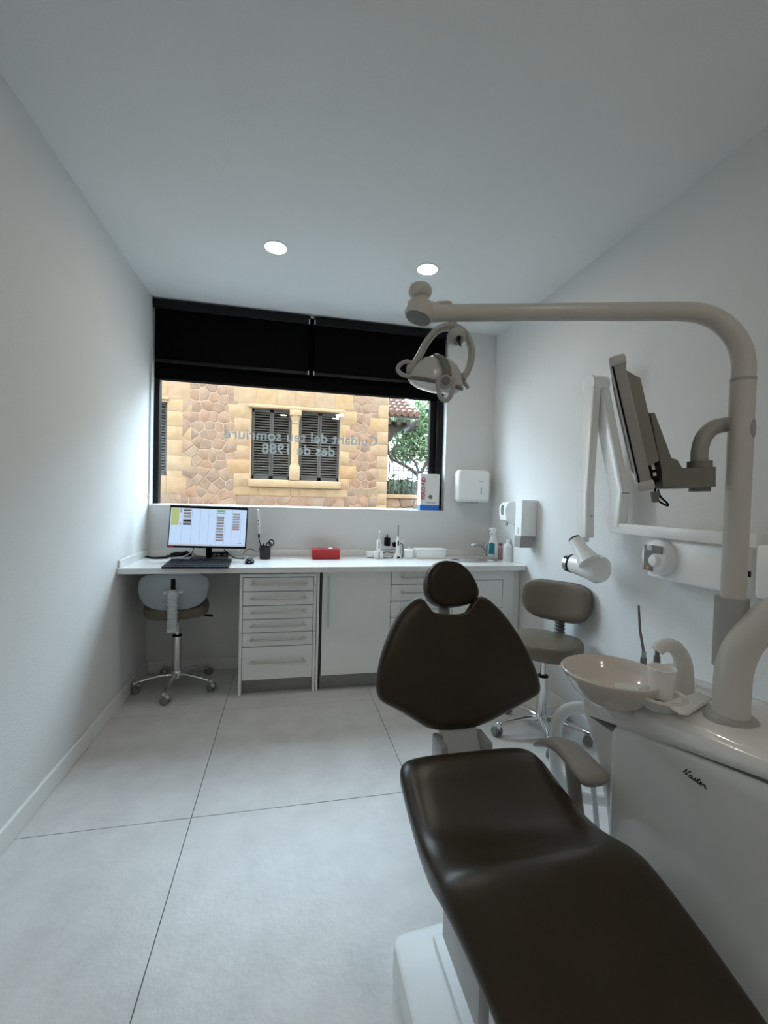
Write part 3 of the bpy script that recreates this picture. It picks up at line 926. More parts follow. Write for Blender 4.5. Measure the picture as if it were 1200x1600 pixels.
# ================================================================== DISPENSERS
a, c_ = pY(716, 733, YB - .1), pY(766, 786, YB - .1)
t = thing('towel_dispenser', ((a.x + c_.x) / 2, YB, a.z), 'white paper towel dispenser on the wall right of the window', 'dispenser')
mb = MB()
mb.rbox(a.x, c_.x, YB - .105, YB - .0005, c_.z, a.z, .034, 5)
mb.build('cover', WHITEP, t)
xm = a.x + (c_.x - a.x) * .70
zm = c_.z + (a.z - c_.z) * .36
MB().rbox(xm - .004, xm + .004, YB - .1062, YB - .1045, zm - .026, zm + .026, .001, 1).build('level_window', DGREYP, t)
MB().rbox(xm - .018, xm + .020, YB - .1058, YB - .1045, zm + .075, zm + .083, .0005, 1).build('maker_badge', GREYP, t)
MB().rbox(a.x + .06, a.x + .19, YB - .09, YB - .03, c_.z - .006, c_.z + .002, .002, 1).build('towel_slot', GREYP, t)
MB().lathe([(.001, 0), (.006, 0), (.006, .006)], ((a.x + c_.x) / 2, YB - .06, c_.z - .012), seg=10).build('lock', GREYP, t)

# foam-soap dispenser with oval sight glass (further one) and rectangular one, on the right wall
sy0, sy1 = 3.06, 3.17
s0, s1 = pX(790, 783, XR - .10).z, pX(800, 820, XR - .09).z
t = thing('soap_dispenser', (XR, 3.1, s1), 'rounded white soap dispenser with dark oval sight window', 'dispenser')
prof = [(0, s1 + .02), (.0, s0), (-.055, s0), (-.09, s0 - .012), (-.108, s0 - .04), (-.112, s0 - .075), (-.10, s1 + .028), (-.07, s1 + .012), (-.04, s1 + .0)]
yc = 2.985
MB().prism([(XR - .0005 + dx, yc - .05, z) for dx, z in prof], (0, .10, 0)).build('cover', WHITEP, t)
mb = MB()
zc = s0 - .065
mb.lathe([(.001, .0), (.026, .0), (.028, -.004), (.028, .006)], (XR - .107, yc, zc), axis=(-1, 0, 0.12), seg=22, uv=(Vector((0, .8, 0)), Vector((0, 0, 1.35))))
mb.build('sight_window', DGREYP, t)
MB().tube([(XR - .07, yc, s1 + .03), (XR - .075, yc, s1 - .014)], .011, 10).build('nozzle', GREYP, t)
q0, q1 = pX(822, 781, XR - .11), pX(815, 838, XR - .11)
ya, yb2 = 2.70, 2.79
za, zb_ = pX(815, 781, XR - .11).z, pX(815, 856, XR - .11).z
t = thing('gel_dispenser', (XR, 2.75, zb_), 'boxy white dispenser with grey push bar on the right wall', 'dispenser')
zmid = zb_ + (za - zb_) * .235
MB().rbox(XR - .115, XR - .0005, ya, yb2, zmid, za, .004, 1).build('cover', WHITEP, t)
MB().rbox(XR - .118, XR - .03, ya + .002, yb2 - .002, zb_, zmid - .001, .004, 1).build('push_bar', mat('grey_push_bar', (.33, .32, .31), .4, var=.03), t)
MB().rbox(XR - .1162, XR - .1148, (ya + yb2) / 2 - .003, (ya + yb2) / 2 + .003, zmid + .01, zmid + .06, .0005, 1).build('level_window', DGREYP, t)
def rrect(x0, x1, y0, y1, r, z, n=8):
    out = []
    for (cx_, cy_, a0_) in ((x1 - r, y1 - r, 0), (x0 + r, y1 - r, 90), (x0 + r, y0 + r, 180), (x1 - r, y0 + r, 270)):
        for k in range(n + 1):
            a_ = math.radians(a0_ + 90 * k / n)
            out.append(Vector((cx_ + r * math.cos(a_), cy_ + r * math.sin(a_), z)))
    return out


SHELLG = mat('shell_blue_grey', (0.36, 0.39, 0.42), 0.5, var=0.03)
# ================================================================== STOOLS


def superell(cx_, cy_, rx, ry, z, n=32, e=2.6):
    out = []
    for k in range(n):
        a_ = 2 * math.pi * k / n
        c, s_ = math.cos(a_), math.sin(a_)
        out.append(Vector((cx_ + rx * math.copysign(abs(c) ** (2 / e), c), cy_ + ry * math.copysign(abs(s_) ** (2 / e), s_), z)))
    return out


def stool(loc, rz, seat_z, label, back_mat, post_mat, base_rot, leg_r=0.245, back_z=0.30, back_off=-.20, cut=False):
    t = thing('work_stool', loc, label, 'stool', 'swivel work stools', rz)
    sz_ = seat_z
    rings = []
    for (sc_, z) in [(0.80, sz_ - .078), (0.93, sz_ - .075), (0.985, sz_ - .060), (1.0, sz_ - .038), (0.985, sz_ - .014), (0.93, sz_ - .002), (0.80, sz_ + .002), (0.5, sz_ - .001), (0.1, sz_ - .002)]:
        rings.append(superell(0, 0, .195 * sc_, .190 * sc_, z, 36, 2.7))
    MB().rings(rings).build('seat', BROWN2, t, local=True)
    MB().rbox(-.08, .08, -.10, .08, sz_ - .098, sz_ - .079, .005, 1).build('seat_mechanism', DGREYP, t, local=True)
    # column
    MB().lathe([(.027, .085), (.0285, .09), (.0285, sz_ * .60), (.026, sz_ * .605), (.001, sz_ * .605)], seg=20).build('column_tube', CHROME, t, local=True)
    MB().lathe([(.029, sz_ * .60), (.030, sz_ * .60 + .004), (.024, sz_ * .60 + .012), (.001, sz_ * .60 + .012)], seg=20).build('column_collar', BLKP, t, local=True)
    MB().lathe([(.015, sz_ * .60), (.015, sz_ - .09), (.001, sz_ - .09)], seg=16).build('gas_lift', CHROME, t, local=True)
    lv_ = MB().tube([(.06, 0.05, sz_ - .088), (.15, .02, sz_ - .1), (.19, .0, sz_ - .1)], [.004, .004, .004], 8).build('height_lever', DGREYP, t, local=True)
    MB().tube([(.16, .015, sz_ - .1), (.215, -.01, sz_ - .102)], [.007, .009], 8).build('lever_grip', BLKP, lv_, local=True)
    MB().lathe([(.022, .060), (.034, .064), (.036, .10), (.030, .112), (.001, .112)], seg=20).build('hub', CHROME, t, local=True)
    for k in range(5):
        a_ = base_rot + 2 * math.pi * k / 5
        c, s_ = math.cos(a_), math.sin(a_)
        R_ = Matrix.Rotation(a_, 4, 'Z')
        pts = [R_ @ Vector(q) for q in ((.02, 0, .088), (.09, 0, .092), (leg_r * .75, 0, .078), (leg_r - .01, 0, .068))]
        lg_ = MB().tube(pts, [.021, .019, .016, .014], 12, flat=0.75).build('leg', CHROME, t, local=True)
        e = R_ @ Vector((leg_r, 0, 0))
        MB().lathe([(.006, .045), (.012, .047), (.014, .06), (.011, .074), (.001, .079)], e, seg=12).build('leg_tip', CHROME, lg_, local=True)
        wa = random.uniform(0, math.pi)
        d = Vector((math.cos(wa), math.sin(wa), 0))
        ctr = e + Vector((d.y, -d.x, 0)) * .012 + Vector((0, 0, .025))
        ca = MB()
        for sgn in (-1, 1):
            ca.lathe([(.002, .006), (.024, .006), (.025, .009), (.025, .019), (.022, .023), (.002, .023)] if sgn > 0 else [(.002, -.006), (.024, -.006), (.025, -.009), (.025, -.019), (.022, -.023), (.002, -.023)], ctr, axis=d, seg=18)
        ca.build('caster', RUBBER, lg_, local=True)
        MB().rbox(-.012, .012, -.022, .02, .0, .024, .006, 1, M=Matrix.Translation(ctr) @ Matrix.Rotation(wa, 4, 'Z') @ Matrix.Translation((0, 0, .004))).build('caster_hood', LGREYP, lg_, local=True)
    # backrest : cushion in front, shell behind
    bz = sz_ + back_z
    tilt = math.radians(8)
    Mb = Matrix.Translation((0, back_off, bz)) @ Matrix.Rotation(tilt, 4, 'X')

    def outline(s_, rx, rzz, y, n=40):
        out = []
        for q in superell(0, 0, 1, 1, 0, n, 3.6):
            wv = 1.0 - (0.16 if q.y < 0 else 0.0) * abs(q.y) ** 1.5
            out.append(Mb @ Vector((q.x * rx * s_ * wv, y + .035 * (q.x * s_) ** 2, q.y * rzz * s_)))
        return out
    cu_ = [outline(s_, .195, .112, y) for s_, y in [(0.97, -.002), (1.0, .008), (1.0, .026), (.97, .040), (.90, .047), (.7, .050), (.4, .050), (.05, .050)]]
    MB().rings(cu_).build('back_cushion', BROWN2, t, local=True)
    sh = [outline(s_, .200, .117, y) for s_, y in [(.05, -.016), (.5, -.016), (.93, -.014), (.985, -.010), (1.0, -.002), (.98, .004)]]
    shell = MB().rings(sh).build('back_shell', back_mat, t, local=True)
    yb_ = back_off - .016
    # bellows and bracket
    bel = [(.001, 0), (.026, 0)]
    zz = 0.0
    L_ = bz - .02 - (sz_ - .13) if post_mat is not DGREYP else bz - .02 - (sz_ - .10)
    nb = 13
    for k in range(nb):
        bel += [(.031, zz + .25 * L_ / nb), (.031, zz + .5 * L_ / nb), (.025, zz + .75 * L_ / nb), (.025, zz + L_ / nb)]
        zz += L_ / nb
    bel.append((.001, L_))
    MB().lathe(bel, (0, yb_ - .028, bz - .02 - L_), axis=(0, .02, 1), seg=16, sx=1.0, sy=.7).build('bellows_post', post_mat, t, local=True)
    MB().rbox(-.03, .03, yb_ - .045, yb_ - .002, sz_ - .13, sz_ - .10, .006, 1).rbox(-.022, .022, yb_ - .04, -.02, sz_ - .115, sz_ - .098, .004, 1).build('back_arm', DGREYP if post_mat is DGREYP else LGREYP, t, local=True)
    MB().lathe([(.001, 0), (.034, 0), (.034, .02), (.026, .03), (.001, .032)], (0, yb_ - .0, bz - .015), axis=(0, -1, 0), seg=18).build('pivot_cap', post_mat, shell, local=True)
    MB().rbox(-.055, .055, yb_ - .006, yb_ - .001, bz - .012, bz + .012, .004, 1).build('pivot_plate', post_mat, shell, local=True)
    mb = MB()
    for dx in (-.045, .045):
        mb.lathe([(.001, 0), (.006, 0), (.006, .004), (.001, .005)], (dx, yb_ - .006, bz), axis=(0, -1, 0), seg=8)
    mb.build('screw', CHROME, shell, local=True)
    MB().rbox(-.013, .013, yb_ - .012, yb_ - .001, bz + .012, bz + .085, .003, 1).build('slide_slot', BLKP, shell, local=True)
    return t


hub = pz(276, 1050, 0.10)
stool((hub.x, hub.y, 0), math.radians(6), 0.565, 'work stool with grey plastic back shell pushed under the desk', SHELLG, LGREYP, math.radians(-100), back_z=.108, back_off=-.205)
hub = pz(846, 1118, 0.10)
stool((hub.x, hub.y, 0), math.radians(127), 0.53, 'work stool with brown padded back against the right wall', DGREYP, DGREYP, math.radians(50), leg_r=.25, back_z=.175)

# ================================================================== DENTAL CHAIR
CXc = 0.56
t = thing('dental_chair', (CXc, 0.95, 0), 'dark brown upholstered dental chair with oval headrest', 'dental chair')
# floor plate
zpl = .085
pl0 = [pz(615, 1447, zpl), pz(680, 1420, zpl)]
px0 = 0.305
rs = []
for (ins, z) in [(0.0, 0.0), (0.0, zpl - .012), (.003, zpl - .004), (.010, zpl)]:
    rs.append([Vector((q.x, q.y + .08 * (q.x - .56), z)) for q in rrect(.300 + ins, .82 - ins, .05 + ins, 1.155 - ins, .035, 0)])
MB().rings(rs).build('floor_plate', mat('plate_white', (.84, .85, .85), .4, var=.01), t)
MB().rbox(.405, .715, .15, 1.10, zpl - .002, zpl + .018, .008, 2).build('plate_step', 'plate_white', t)
MB().rbox(.45, .68, .75, 1.05, zpl - .003, .22, .03, 3).build('lift_housing', UNITB, t)
MB().tube([(.565, .85, .16), (.565, .98, .40)], .07, 16).build('lift_arm', LGREYP, t)
MB().rbox(.40, .73, .62, 1.20, .375, .405, .012, 2).build('seat_frame', LGREYP, t)
q = pz(693, 1425, .32)
MB().rbox(.372, .40, .75, .95, .25, .40, .01, 2).build('side_cover', LGREYP, t)
# seat and leg rest, one upholstered sweep
st = [  # Y, z top, left, right, thickness, dish
    (1.262, .482, .375, .735, .030, 0.0), (1.250, .497, .352, .760, .060, 0.0), (1.225, .504, .338, .776, .085, .0), (1.18, .503, .333, .783, .095, .004), (1.10, .488, .330, .786, .10, .012),
    (1.00, .476, .326, .787, .10, .016), (.93, .482, .322, .788, .10, .012), (.875, .497, .318, .790, .10, .006), (.83, .508, .318, .792, .095, .0), (.785, .506, .322, .793, .085, -.002),
    (.72, .488, .333, .795, .075, -.003), (.63, .458, .347, .797, .068, -.002), (.50, .412, .362, .797, .065, 0), (.36, .362, .372, .792, .065, 0), (.22, .312, .380, .785, .062, 0), (.13, .282, .395, .77, .055, 0), (.105, .270, .43, .735, .03, 0)]
rs = []
NS = 44
for (Y, zt, xl, xr, th, dish) in st:
    cxx, rx = (xl + xr) / 2, (xr - xl) / 2
    ring = []
    for k in range(NS):
        a_ = 2 * math.pi * k / NS
        c, s_ = math.cos(a_), math.sin(a_)
        xx = math.copysign(abs(c) ** (2 / 5.0), c)
        zz = math.copysign(abs(s_) ** (2 / 3.0), s_)
        z = zt - th / 2 + zz * th / 2
        if s_ > 0:
            z -= dish * (1 - (xx * 1.0) ** 2) * 1.2
        wv = 1.0 if s_ > -.2 else 1.0 - .05 * abs(s_)
        ring.append(Vector((cxx + xx * rx * wv, Y, z)))
    rs.append(ring)
# densify along the sweep
dense = []
for i in range(len(rs[0])):
    dense.append(catmull([r[i] for r in rs], 3))
rs2 = [[dense[i][k] for i in range(NS)] for k in range(len(dense[0]))]
MB().rings(rs2).build('seat', BROWN, t, angle=70)
# backrest
BP0, BN = Vector((.59, 1.40, .46)), Vector((0, -.92, .39)).normalized()
out_px = [(648, 935), (657, 936), (664, 946), (672, 955), (684, 959), (702, 960), (720, 959), (731, 953), (738, 943), (745, 934), (754, 933), (766, 940), (785, 959), (803, 983), (818, 1008), (831, 1035), (840, 1060), (843, 1076), (838, 1086), (822, 1096), (795, 1111), (765, 1127), (738, 1137), (705, 1141), (672, 1139), (650, 1127), (622, 1110), (600, 1099), (591, 1089), (588, 1072), (590, 1048), (597, 1018), (608, 988), (622, 960), (635, 944)]
out = catmull([pplane(x, y, BP0, BN) for x, y in out_px], 3, closed=True)
MB().pillow(out, BN, .030, .045).build('backrest', BROWN, t, angle=60)
# bracket between seat and backrest
bp = [pplane(x, y, BP0 - BN * .06, BN) for x, y in ((678, 1120), (738, 1120))]
zb0 = .36
yb0 = 1.34
br_ = MB()
br_.rings([[Vector((.525, yb0 - .04, zb0)), Vector((.655, yb0 - .04, zb0)), Vector((.655, yb0 + .03, zb0)), Vector((.525, yb0 + .03, zb0))],
           [Vector((.53, 1.385, .46)), Vector((.655, 1.385, .46)), Vector((.655, 1.44, .46)), Vector((.53, 1.44, .46))],
           [Vector((.53, 1.46, .58)), Vector((.655, 1.46, .58)), Vector((.655, 1.51, .58)), Vector((.53, 1.51, .58))]])
brk = br_.build('back_bracket', LGREYP, t)
for (xa_, xb_) in ((.50, .526), (.656, .682)):
    MB().rbox(xa_, xb_, 1.32, 1.42, .35, .475, .01, 2).build('bracket_cheek', GREYP, brk)
MB().rbox(.50, .68, 1.15, 1.40, .345, .385, .01, 2).build('bracket_beam', LGREYP, t)
# headrest
HP0, HN = Vector((.63, 1.635, .88)), Vector((0, -.95, .31)).normalized()
h_px = [(700, 877), (714, 880), (727, 890), (738, 905), (745, 922), (744, 934), (735, 943), (718, 948), (700, 950), (684, 948), (671, 940), (664, 926), (663, 908), (668, 892), (678, 881), (688, 877)]
out = catmull([pplane(x, y, HP0, HN) for x, y in h_px], 4, closed=True)
MB().pillow(out, HN, .035, .035).build('headrest', BROWN, t, angle=60)
hs = [pplane(x, y, HP0 - HN * .03, HN) for x, y in ((694, 925), (694, 985))]
hb = pplane(694, 985, BP0 - BN * .05, BN)
MB().tube([hs[0], hb], .024, 12, flat=.5, up=(0, 1, 0)).build('headrest_stem', GREYP, t)
# armrest
ax = .825
apx = [(840, 1163, .4), (852, 1160, .7), (868, 1160, .9), (885, 1168, 1.0), (903, 1186, 1.05), (918, 1204, 1.12), (928, 1217, 1.08), (932, 1223, .92), (934, 1227, .55)]
pts = [pX(x, y, ax) for x, y, w in apx]
arm = MB()
rs = []
for i, (p_, (x, y, w)) in enumerate(zip(pts, apx)):
    tt = (pts[min(i + 1, 8)] - pts[max(i - 1, 0)]).normalized()
    nn = Vector((1, 0, 0)).cross(tt).normalized()
    rs.append([p_ + Vector((1, 0, 0)) * (.041 * w * math.copysign(abs(math.cos(a_)) ** .7, math.cos(a_))) + nn * (.018 * min(1, w) * math.sin(a_)) for a_ in [2 * math.pi * k / 20 for k in range(20)]])
arm.rings(rs)
am = arm.build('armrest', TAUPE, t, angle=60)
a0, a1 = pX(893, 1195, ax), pX(905, 1300, ax)
MB().tube(catmull([a0 + Vector((0, 0, .01)), a0.lerp(a1, .5), a1, Vector((.80, a1.y + .0, .40)), Vector((.70, a1.y, .385))], 4), [.027] * 17, 14, flat=.55, up=(1, 0, 0)).build('armrest_post', TAUPE, t)

# ================================================================== DENTAL UNIT (cuspidor column with pole)
UX0, UX1, UY0, UY1 = .862, 1.17, .50, 1.03
t = thing('dental_unit', (1.0, .78, 0), 'glossy white dental unit with spittoon bowl and pole beside the chair', 'dental unit')


def topz(y):
    ys = [.45, .55, .65, .72, .80, .88, .94, .99, 1.03, 1.06, 1.2]
    zs_ = [.778, .784, .776, .766, .756, .742, .722, .690, .662, .655, .653]
    return float(np.interp(y, ys, zs_))


# body panel : rounded footprint, its top edge follows the sweeping line below the cover
rs = []
for z in (.06, .20, .40, .56):
    rs.append(rrect(UX0, UX1, UY0, UY1, .040, z))
for dz, ins in ((-.035, 0.0), (-.018, 0.001), (-.009, .004), (-.004, .010), (-.002, .016)):
    rs.append([Vector((p_.x, p_.y, topz(p_.y) + dz)) for p_ in rrect(UX0 + ins, UX1 - ins, UY0 + ins, UY1 - ins, .040, 0)])
MB().rings(rs).build('body_panel', UNITB, t, angle=45)
rs = [[Vector((p_.x, p_.y, topz(p_.y) + dz)) for p_ in rrect(UX0 + .007, UX1 - .007, UY0 + .007, UY1 - .007, .036, 0)] for dz in (-.03, .006)]
MB().rings(rs).build('cover_seam', DGREYP, t)
MB().rbox(.90, 1.13, .55, 1.0, 0, .06, .01, 1).build('foot', DGREYP, t)
# inner column below the bowl
rs = []
for (z, ix, y1_) in ((.0, .02, 1.05), (.30, .02, 1.06), (.40, .012, 1.065), (.526, .008, 1.10), (.612, .004, 1.145), (.652, .0, 1.16)):
    rs.append(rrect(.870 + ix, 1.14 - ix, .90, y1_, .05, z))
MB().rings(rs).build('bowl_column', UNITB, t, angle=45)
# cover (top shell)
rs = []


def cov(y):
    ys = [.47, .55, .65, .72, .80, .88, .94, 1.0, 1.06, 1.12]
    zs_ = [.815, .820, .812, .803, .800, .803, .802, .795, .785, .770]
    return float(np.interp(y, ys, zs_))


for (kind, ins, dz) in (('b', .008, 0.003), ('b', -.001, .004), ('b', -.004, .014), ('m', 0.0, .5), ('m', .008, .8), ('t', .025, -.004), ('t', .05, 0.0), ('t', .10, .002)):
    ring = []
    for p_ in rrect(UX0 + ins, UX1 - ins, UY0 + ins, 1.160 - ins * .7, max(.06 - ins * .2, .03), 0, 10):
        lo, hi = topz(p_.y), cov(p_.y)
        z = lo + dz if kind == 'b' else (lo + .014 + (hi - lo - .014) * dz if kind == 'm' else hi + dz)
        ring.append(Vector((p_.x, p_.y, z)))
    rs.append(ring)
MB().rings(rs).build('top_cover', UNITW, t, angle=60)
# script lettering on the body panel
u = Vector((0, -1, 0))
ta = pX(1066, 1207, UX0)
tw = (pX(1066, 1196, UX0) - pX(1104, 1220, UX0)).length
strokes = [  # pen strokes of the script word, x along the word, y up
    [(0.00, .30), (.03, .24), (.06, .34), (.10, 1.0), (.13, .50), (.22, .02), (.25, .60), (.30, 1.02), (.36, .98)],
    [(.52, .42), (.44, .46), (.38, .24), (.42, .04), (.50, .16), (.54, .44), (.52, .14), (.56, .02), (.62, .16)],
    [(.62, .16), (.70, .50), (.74, .26), (.70, .02), (.64, .06)], [(.70, .04), (.78, .10), (.82, .26)],
    [(.82, .24), (.90, .86), (.86, .20), (.90, .02), (.98, .14)], [(.80, .60), (.98, .66)],
    [(.98, .14), (1.06, .30), (1.08, .46), (1.02, .46), (1.00, .16), (1.06, .02), (1.14, .14)],
    [(1.14, .14), (1.20, .48), (1.23, .36), (1.30, .40), (1.29, .10), (1.34, .02), (1.42, .14)]]
mb = MB()
s_ = tw / 1.42
for st_ in strokes:
    pts_ = [Vector((UX0 - .0004, ta.y - (x_ + .18 * y_) * s_, ta.z + y_ * s_ * .36)) for x_, y_ in st_]
    mb.tube(catmull(pts_, 4), .0009, 6)
mb.build('lettering', BLKP, t)
# spittoon bowl
bc = pd(957, 1053, 1.15)
ub = (CR - Vector((0, 0, CR.z))).normalized()
vb = Vector((0, 0, 1)).cross(ub).normalized()
bax = (Vector((0, 0, 1)) + ub * -.02 - vb * .04).normalized()
prof = [(.050, -.080), (.078, -.070), (.106, -.046), (.126, -.022), (.138, -.004), (.1425, .003), (.1435, .007), (.140, .010), (.134, .006), (.122, -.012), (.098, -.038), (.06, -.058), (.02, -.066), (.001, -.067)]
MB().lathe(prof, bc, axis=bax, seg=44, uv=(ub * .875, vb * .86)).build('spittoon_bowl', BOWLM, t)
MB().rings([[bc + Vector((ox + r * math.cos(a_), oy + r * math.sin(a_), z)) for a_ in [2 * math.pi * k / 32 for k in range(32)]]
            for (r, ox, oy, z) in ((.040, .018, .0, -.0775), (.055, .035, .004, -.084), (.070, .066, .010, -.098), (.076, .095, .016, -.118), (.078, .115, .02, -.145))]).build('bowl_neck', UNITW, t, angle=60)
MB().lathe([(.001, .0), (.012, .0), (.013, .002), (.001, .003)], bc + Vector((0.0, .0, -.066)), seg=16).build('bowl_drain', STEEL, t)
# cup shelf
cc = pd(1033, 1084, 1.06)
MB().lathe([(.040, -.032), (.047, -.022), (.055, -.006), (.053, .0), (.046, -.002), (.042, -.010), (.001, -.011)], cc, seg=30).build('cup_shelf', UNITW, t)
# cup filler spout
f0 = pd(1070, 1083, 1.13)
f1 = [pd(1068, 1040, 1.13), pd(1060, 1018, 1.13), pd(1048, 1009, 1.13), pd(1034, 1010, 1.13), pd(1027, 1017, 1.13)]
MB().tube(catmull([f0] + f1, 5), lerp_list([.0225, .021, .019, .018, .0165, .0145], 5), 16).build('cup_filler', UNITW, t)
# pole foot, trunk and the branching arm
T0 = pd(1141, 1140, .965)
T0.z = cov(T0.y) + .004
MB().lathe([(.050, -.008), (.050, .002), (.046, .009), (.038, .011), (.001, .011)], T0, seg=32).build('pole_ring', GREYP, t)
trunk = catmull([T0 + Vector((0, 0, -.01)), pd(1143, 1090, .967), pd(1147, 1045, .968), pd(1162, 1006, .96), pd(1188, 978, .945), pd(1215, 958, .925), pd(1260, 938, .90), pd(1330, 915, .86)], 6)
MB().tube(trunk, .0345, 24).build('trunk_arm', ARMW, t)
MB().lathe([(.0355, -.012), (.0365, .0), (.034, .010), (.022, .016), (.001, .017)], trunk[-1], axis=(trunk[-1] - trunk[-3]), seg=24).build('trunk_arm_cap', GREYP, t)
pole0, pole1 = pd(1143, 1030, .98), pd(1161, 594, .98)
pole0 = Vector((pole1.x - .004, pole1.y, pole0.z))
P1 = Vector((pole1.x, pole1.y, pole1.z))
pc_ = pd(1146, 935, .98)
MB().tube([Vector((P1.x - .003, P1.y, pd(1144, 1040, 1.0).z)), Vector((P1.x - .003, P1.y, pc_.z))], .0320, 24).build('pole_collar', GREYP, t)
MB().tube([Vector((P1.x, P1.y, pc_.z - .03)), P1], .0240, 24).build('pole', ARMW, t)
gm = pd(1171, 668, .955)
gd = (CR * .55 - CF * .83)
gd.z = 0
gd.normalize()
MB().lathe([(.001, .0008), (.010, .0008), (.012, -.0005), (.012, -.008)], Vector((P1.x, P1.y, gm.z)) + gd * .0238, axis=gd, seg=18, uv=(Vector((0, 0, 1.9)), gd.cross(Vector((0, 0, 1))))).build('pole_plug', GREYP, t)

# ---- lamp arm : elbow plus long horizontal tube
t = thing('lamp_arm', P1, 'long cream tubular lamp arm bending off the top of the pole', 'lamp arm')
e1 = [P1, pd(1162, 570, 0.98), pd(1157, 545, 0.98), pd(1143, 520, 0.98), pd(1120, 500, 0.98), pd(1095, 490, 0.98), pd(1065, 487, 0.98), pd(1000, 487, .98), pd(850, 488, .98), pd(683, 489.5, .98)]
MB().tube(catmull(e1, 6), lerp_list([.0228, .0228, .0226, .0222, .0214, .0208, .0204, .0200, .0190, .0185], 6), 24).build('arm_tube', ARMW, t)
MB().tube([P1 + Vector((0, 0, -.004)), P1 + Vector((0, 0, .003))], .0244, 24).build('swivel_seam', GREYP, t)
je = pd(657, 486, .98)
MB().tube([pd(686, 489.5, .98), pd(676, 488.5, .98), pd(664, 486.5, .98)], [.0195, .0225, .022], 20).build('end_casting', ARMW, t)
ja = (Vector((0, 0, 1)) + CR * .30 + CF * .12).normalized()
MB().lathe([(.020, -.018), (.030, -.018), (.034, -.010), (.034, .008), (.028, .016), (.001, .017)], je, axis=ja, seg=26).build('end_flange', ARMW, t)
MB().lathe([(.001, -.0195), (.0275, -.0195), (.0285, -.0178)], je, axis=ja, seg=26).build('end_cover', LAMPD, t)
MB().tube([je + Vector((0, 0, .008)), je + Vector((0, 0, .032))], .0175, 20).build('knob_neck', ARMW, t)
MB().lathe([(.016, .026), (.0225, .030), (.0262, .038), (.0258, .046), (.021, .053), (.012, .0565), (.001, .057)], je + Vector((-.002, 0, .002)), seg=26).build('end_knob', ARMW, t)
MB().tube([pd(683, 475, .98), pd(700, 473, .98), pd(706, 473.5, .98)], [.006, .005, .003], 8).build('cable_clip', ARMW, t)

# ---- operating lamp
LD = .985
t = thing('operating_lamp', pd(690, 560, LD), 'grey dental operating lamp hanging in its curved yoke', 'dental lamp')


def band(pix, w, th, dep=LD, nrm=None):
    pts_ = catmull([pd(x, y, dep + (dz[0] if dz else 0)) for x, y, *dz in pix], 5)
    rs_ = []
    for i in range(len(pts_)):
        tt_ = (pts_[min(i + 1, len(pts_) - 1)] - pts_[max(i - 1, 0)]).normalized()
        sd = (nrm or CF)
        sd = (sd - tt_ * sd.dot(tt_)).normalized()
        nn_ = tt_.cross(sd).normalized()
        rs_.append([pts_[i] + sd * (w * math.cos(a_)) + nn_ * (th * math.sin(a_)) for a_ in [2 * math.pi * k / 14 for k in range(14)]])
    return MB().rings(rs_)


MB().tube([pd(707, 500, LD), pd(707, 516, LD)], .0095, 16).build('hanger_stem', LAMPG, t)
yk = band([(641, 579), (655, 556), (668, 533), (682, 517), (698, 511), (714, 513), (728, 524), (736, 543), (736, 562), (730, 580), (722, 592)], .013, .0078)
yk.build('yoke', LAMPG, t, angle=60)
MB().lathe([(.001, -.012), (.013, -.011), (.020, -.002), (.019, .010), (.012, .018), (.001, .02)], pd(712, 525, LD - .02), axis=(CD * .75 - CF * .6 + CR * .25), seg=20).build('yoke_joint', LAMPG, t)
jk = MB().lathe([(.001, 0), (.006, 0), (.005, .008), (.001, .009)], pd(716, 530, LD - .042), axis=-CF, seg=12).build('joint_knob', BLKP, t)
MB().tube([pd(716, 531, LD - .045), pd(718, 536, LD - .05), pd(719.5, 541, LD - .05)], [.003, .0025, .002], 8).build('lever', BLKP, jk)
hax = (CD * .95 + CF * .20 - CR * .20).normalized()       # light goes out this way
hc = pd(681, 597, LD)
hu = (CR - hax * CR.dot(hax)).normalized()
hv = hax.cross(hu).normalized()
SHELL = mat('lamp_shell', (.56, .565, .56), .25, var=.03, coat=.4)
MB().lathe([(.002, -.056), (.018, -.054), (.036, -.045), (.050, -.028), (.058, -.008), (.060, .002), (.058, .006), (.001, .006)], hc, axis=hax, seg=36, uv=(hu * 1.03, hv * .86)).build('lamp_shell', SHELL, t, angle=60)
MB().lathe([(.0605, .000), (.062, .003), (.0605, .008), (.056, .009)], hc, axis=hax, seg=36, uv=(hu * 1.03, hv * .86)).build('rim', LAMPD, t)
GL = mat('lamp_glass', (.85, .87, .88), .05, var=.01, coat=.8)
MB().lathe([(.059, .006), (.054, .014), (.040, .020), (.018, .023), (.001, .024)], hc, axis=hax, seg=36, uv=(hu * 1.03, hv * .86)).build('lens', GL, t)
band([(681, 555, -.02), (691, 560, -.045), (698, 573, -.058), (700, 588, -.060)], .008, .004, LD, CR).build('shell_band', LAMPD, t)
jb = pd(696, 596, LD - .062)
hb_ = MB().lathe([(.001, .006), (.010, .006), (.014, .002), (.015, -.008), (.012, -.012)], jb, axis=-CF, seg=20).build('handle_boss', LAMPG, t)
MB().lathe([(.001, .009), (.008, .009), (.009, .006)], jb, axis=-CF, seg=16).build('boss_cap', LAMPD, hb_)
MB().tube(catmull([pd(685, 592, LD - .06), pd(684, 604, LD - .062), pd(688, 620, LD - .062), pd(696, 626, LD - .062), pd(704, 619, LD - .062), pd(708, 604, LD - .062), pd(708, 592, LD - .06)], 5), .0048, 10).build('handle', LAMPG, t)
MB().tube(catmull([pd(639, 588, LD), pd(628, 585, LD), pd(621.5, 577, LD), pd(626, 569, LD), pd(636, 565, LD), pd(642, 568, LD)], 5), .0048, 10).build('handle', LAMPG, t)
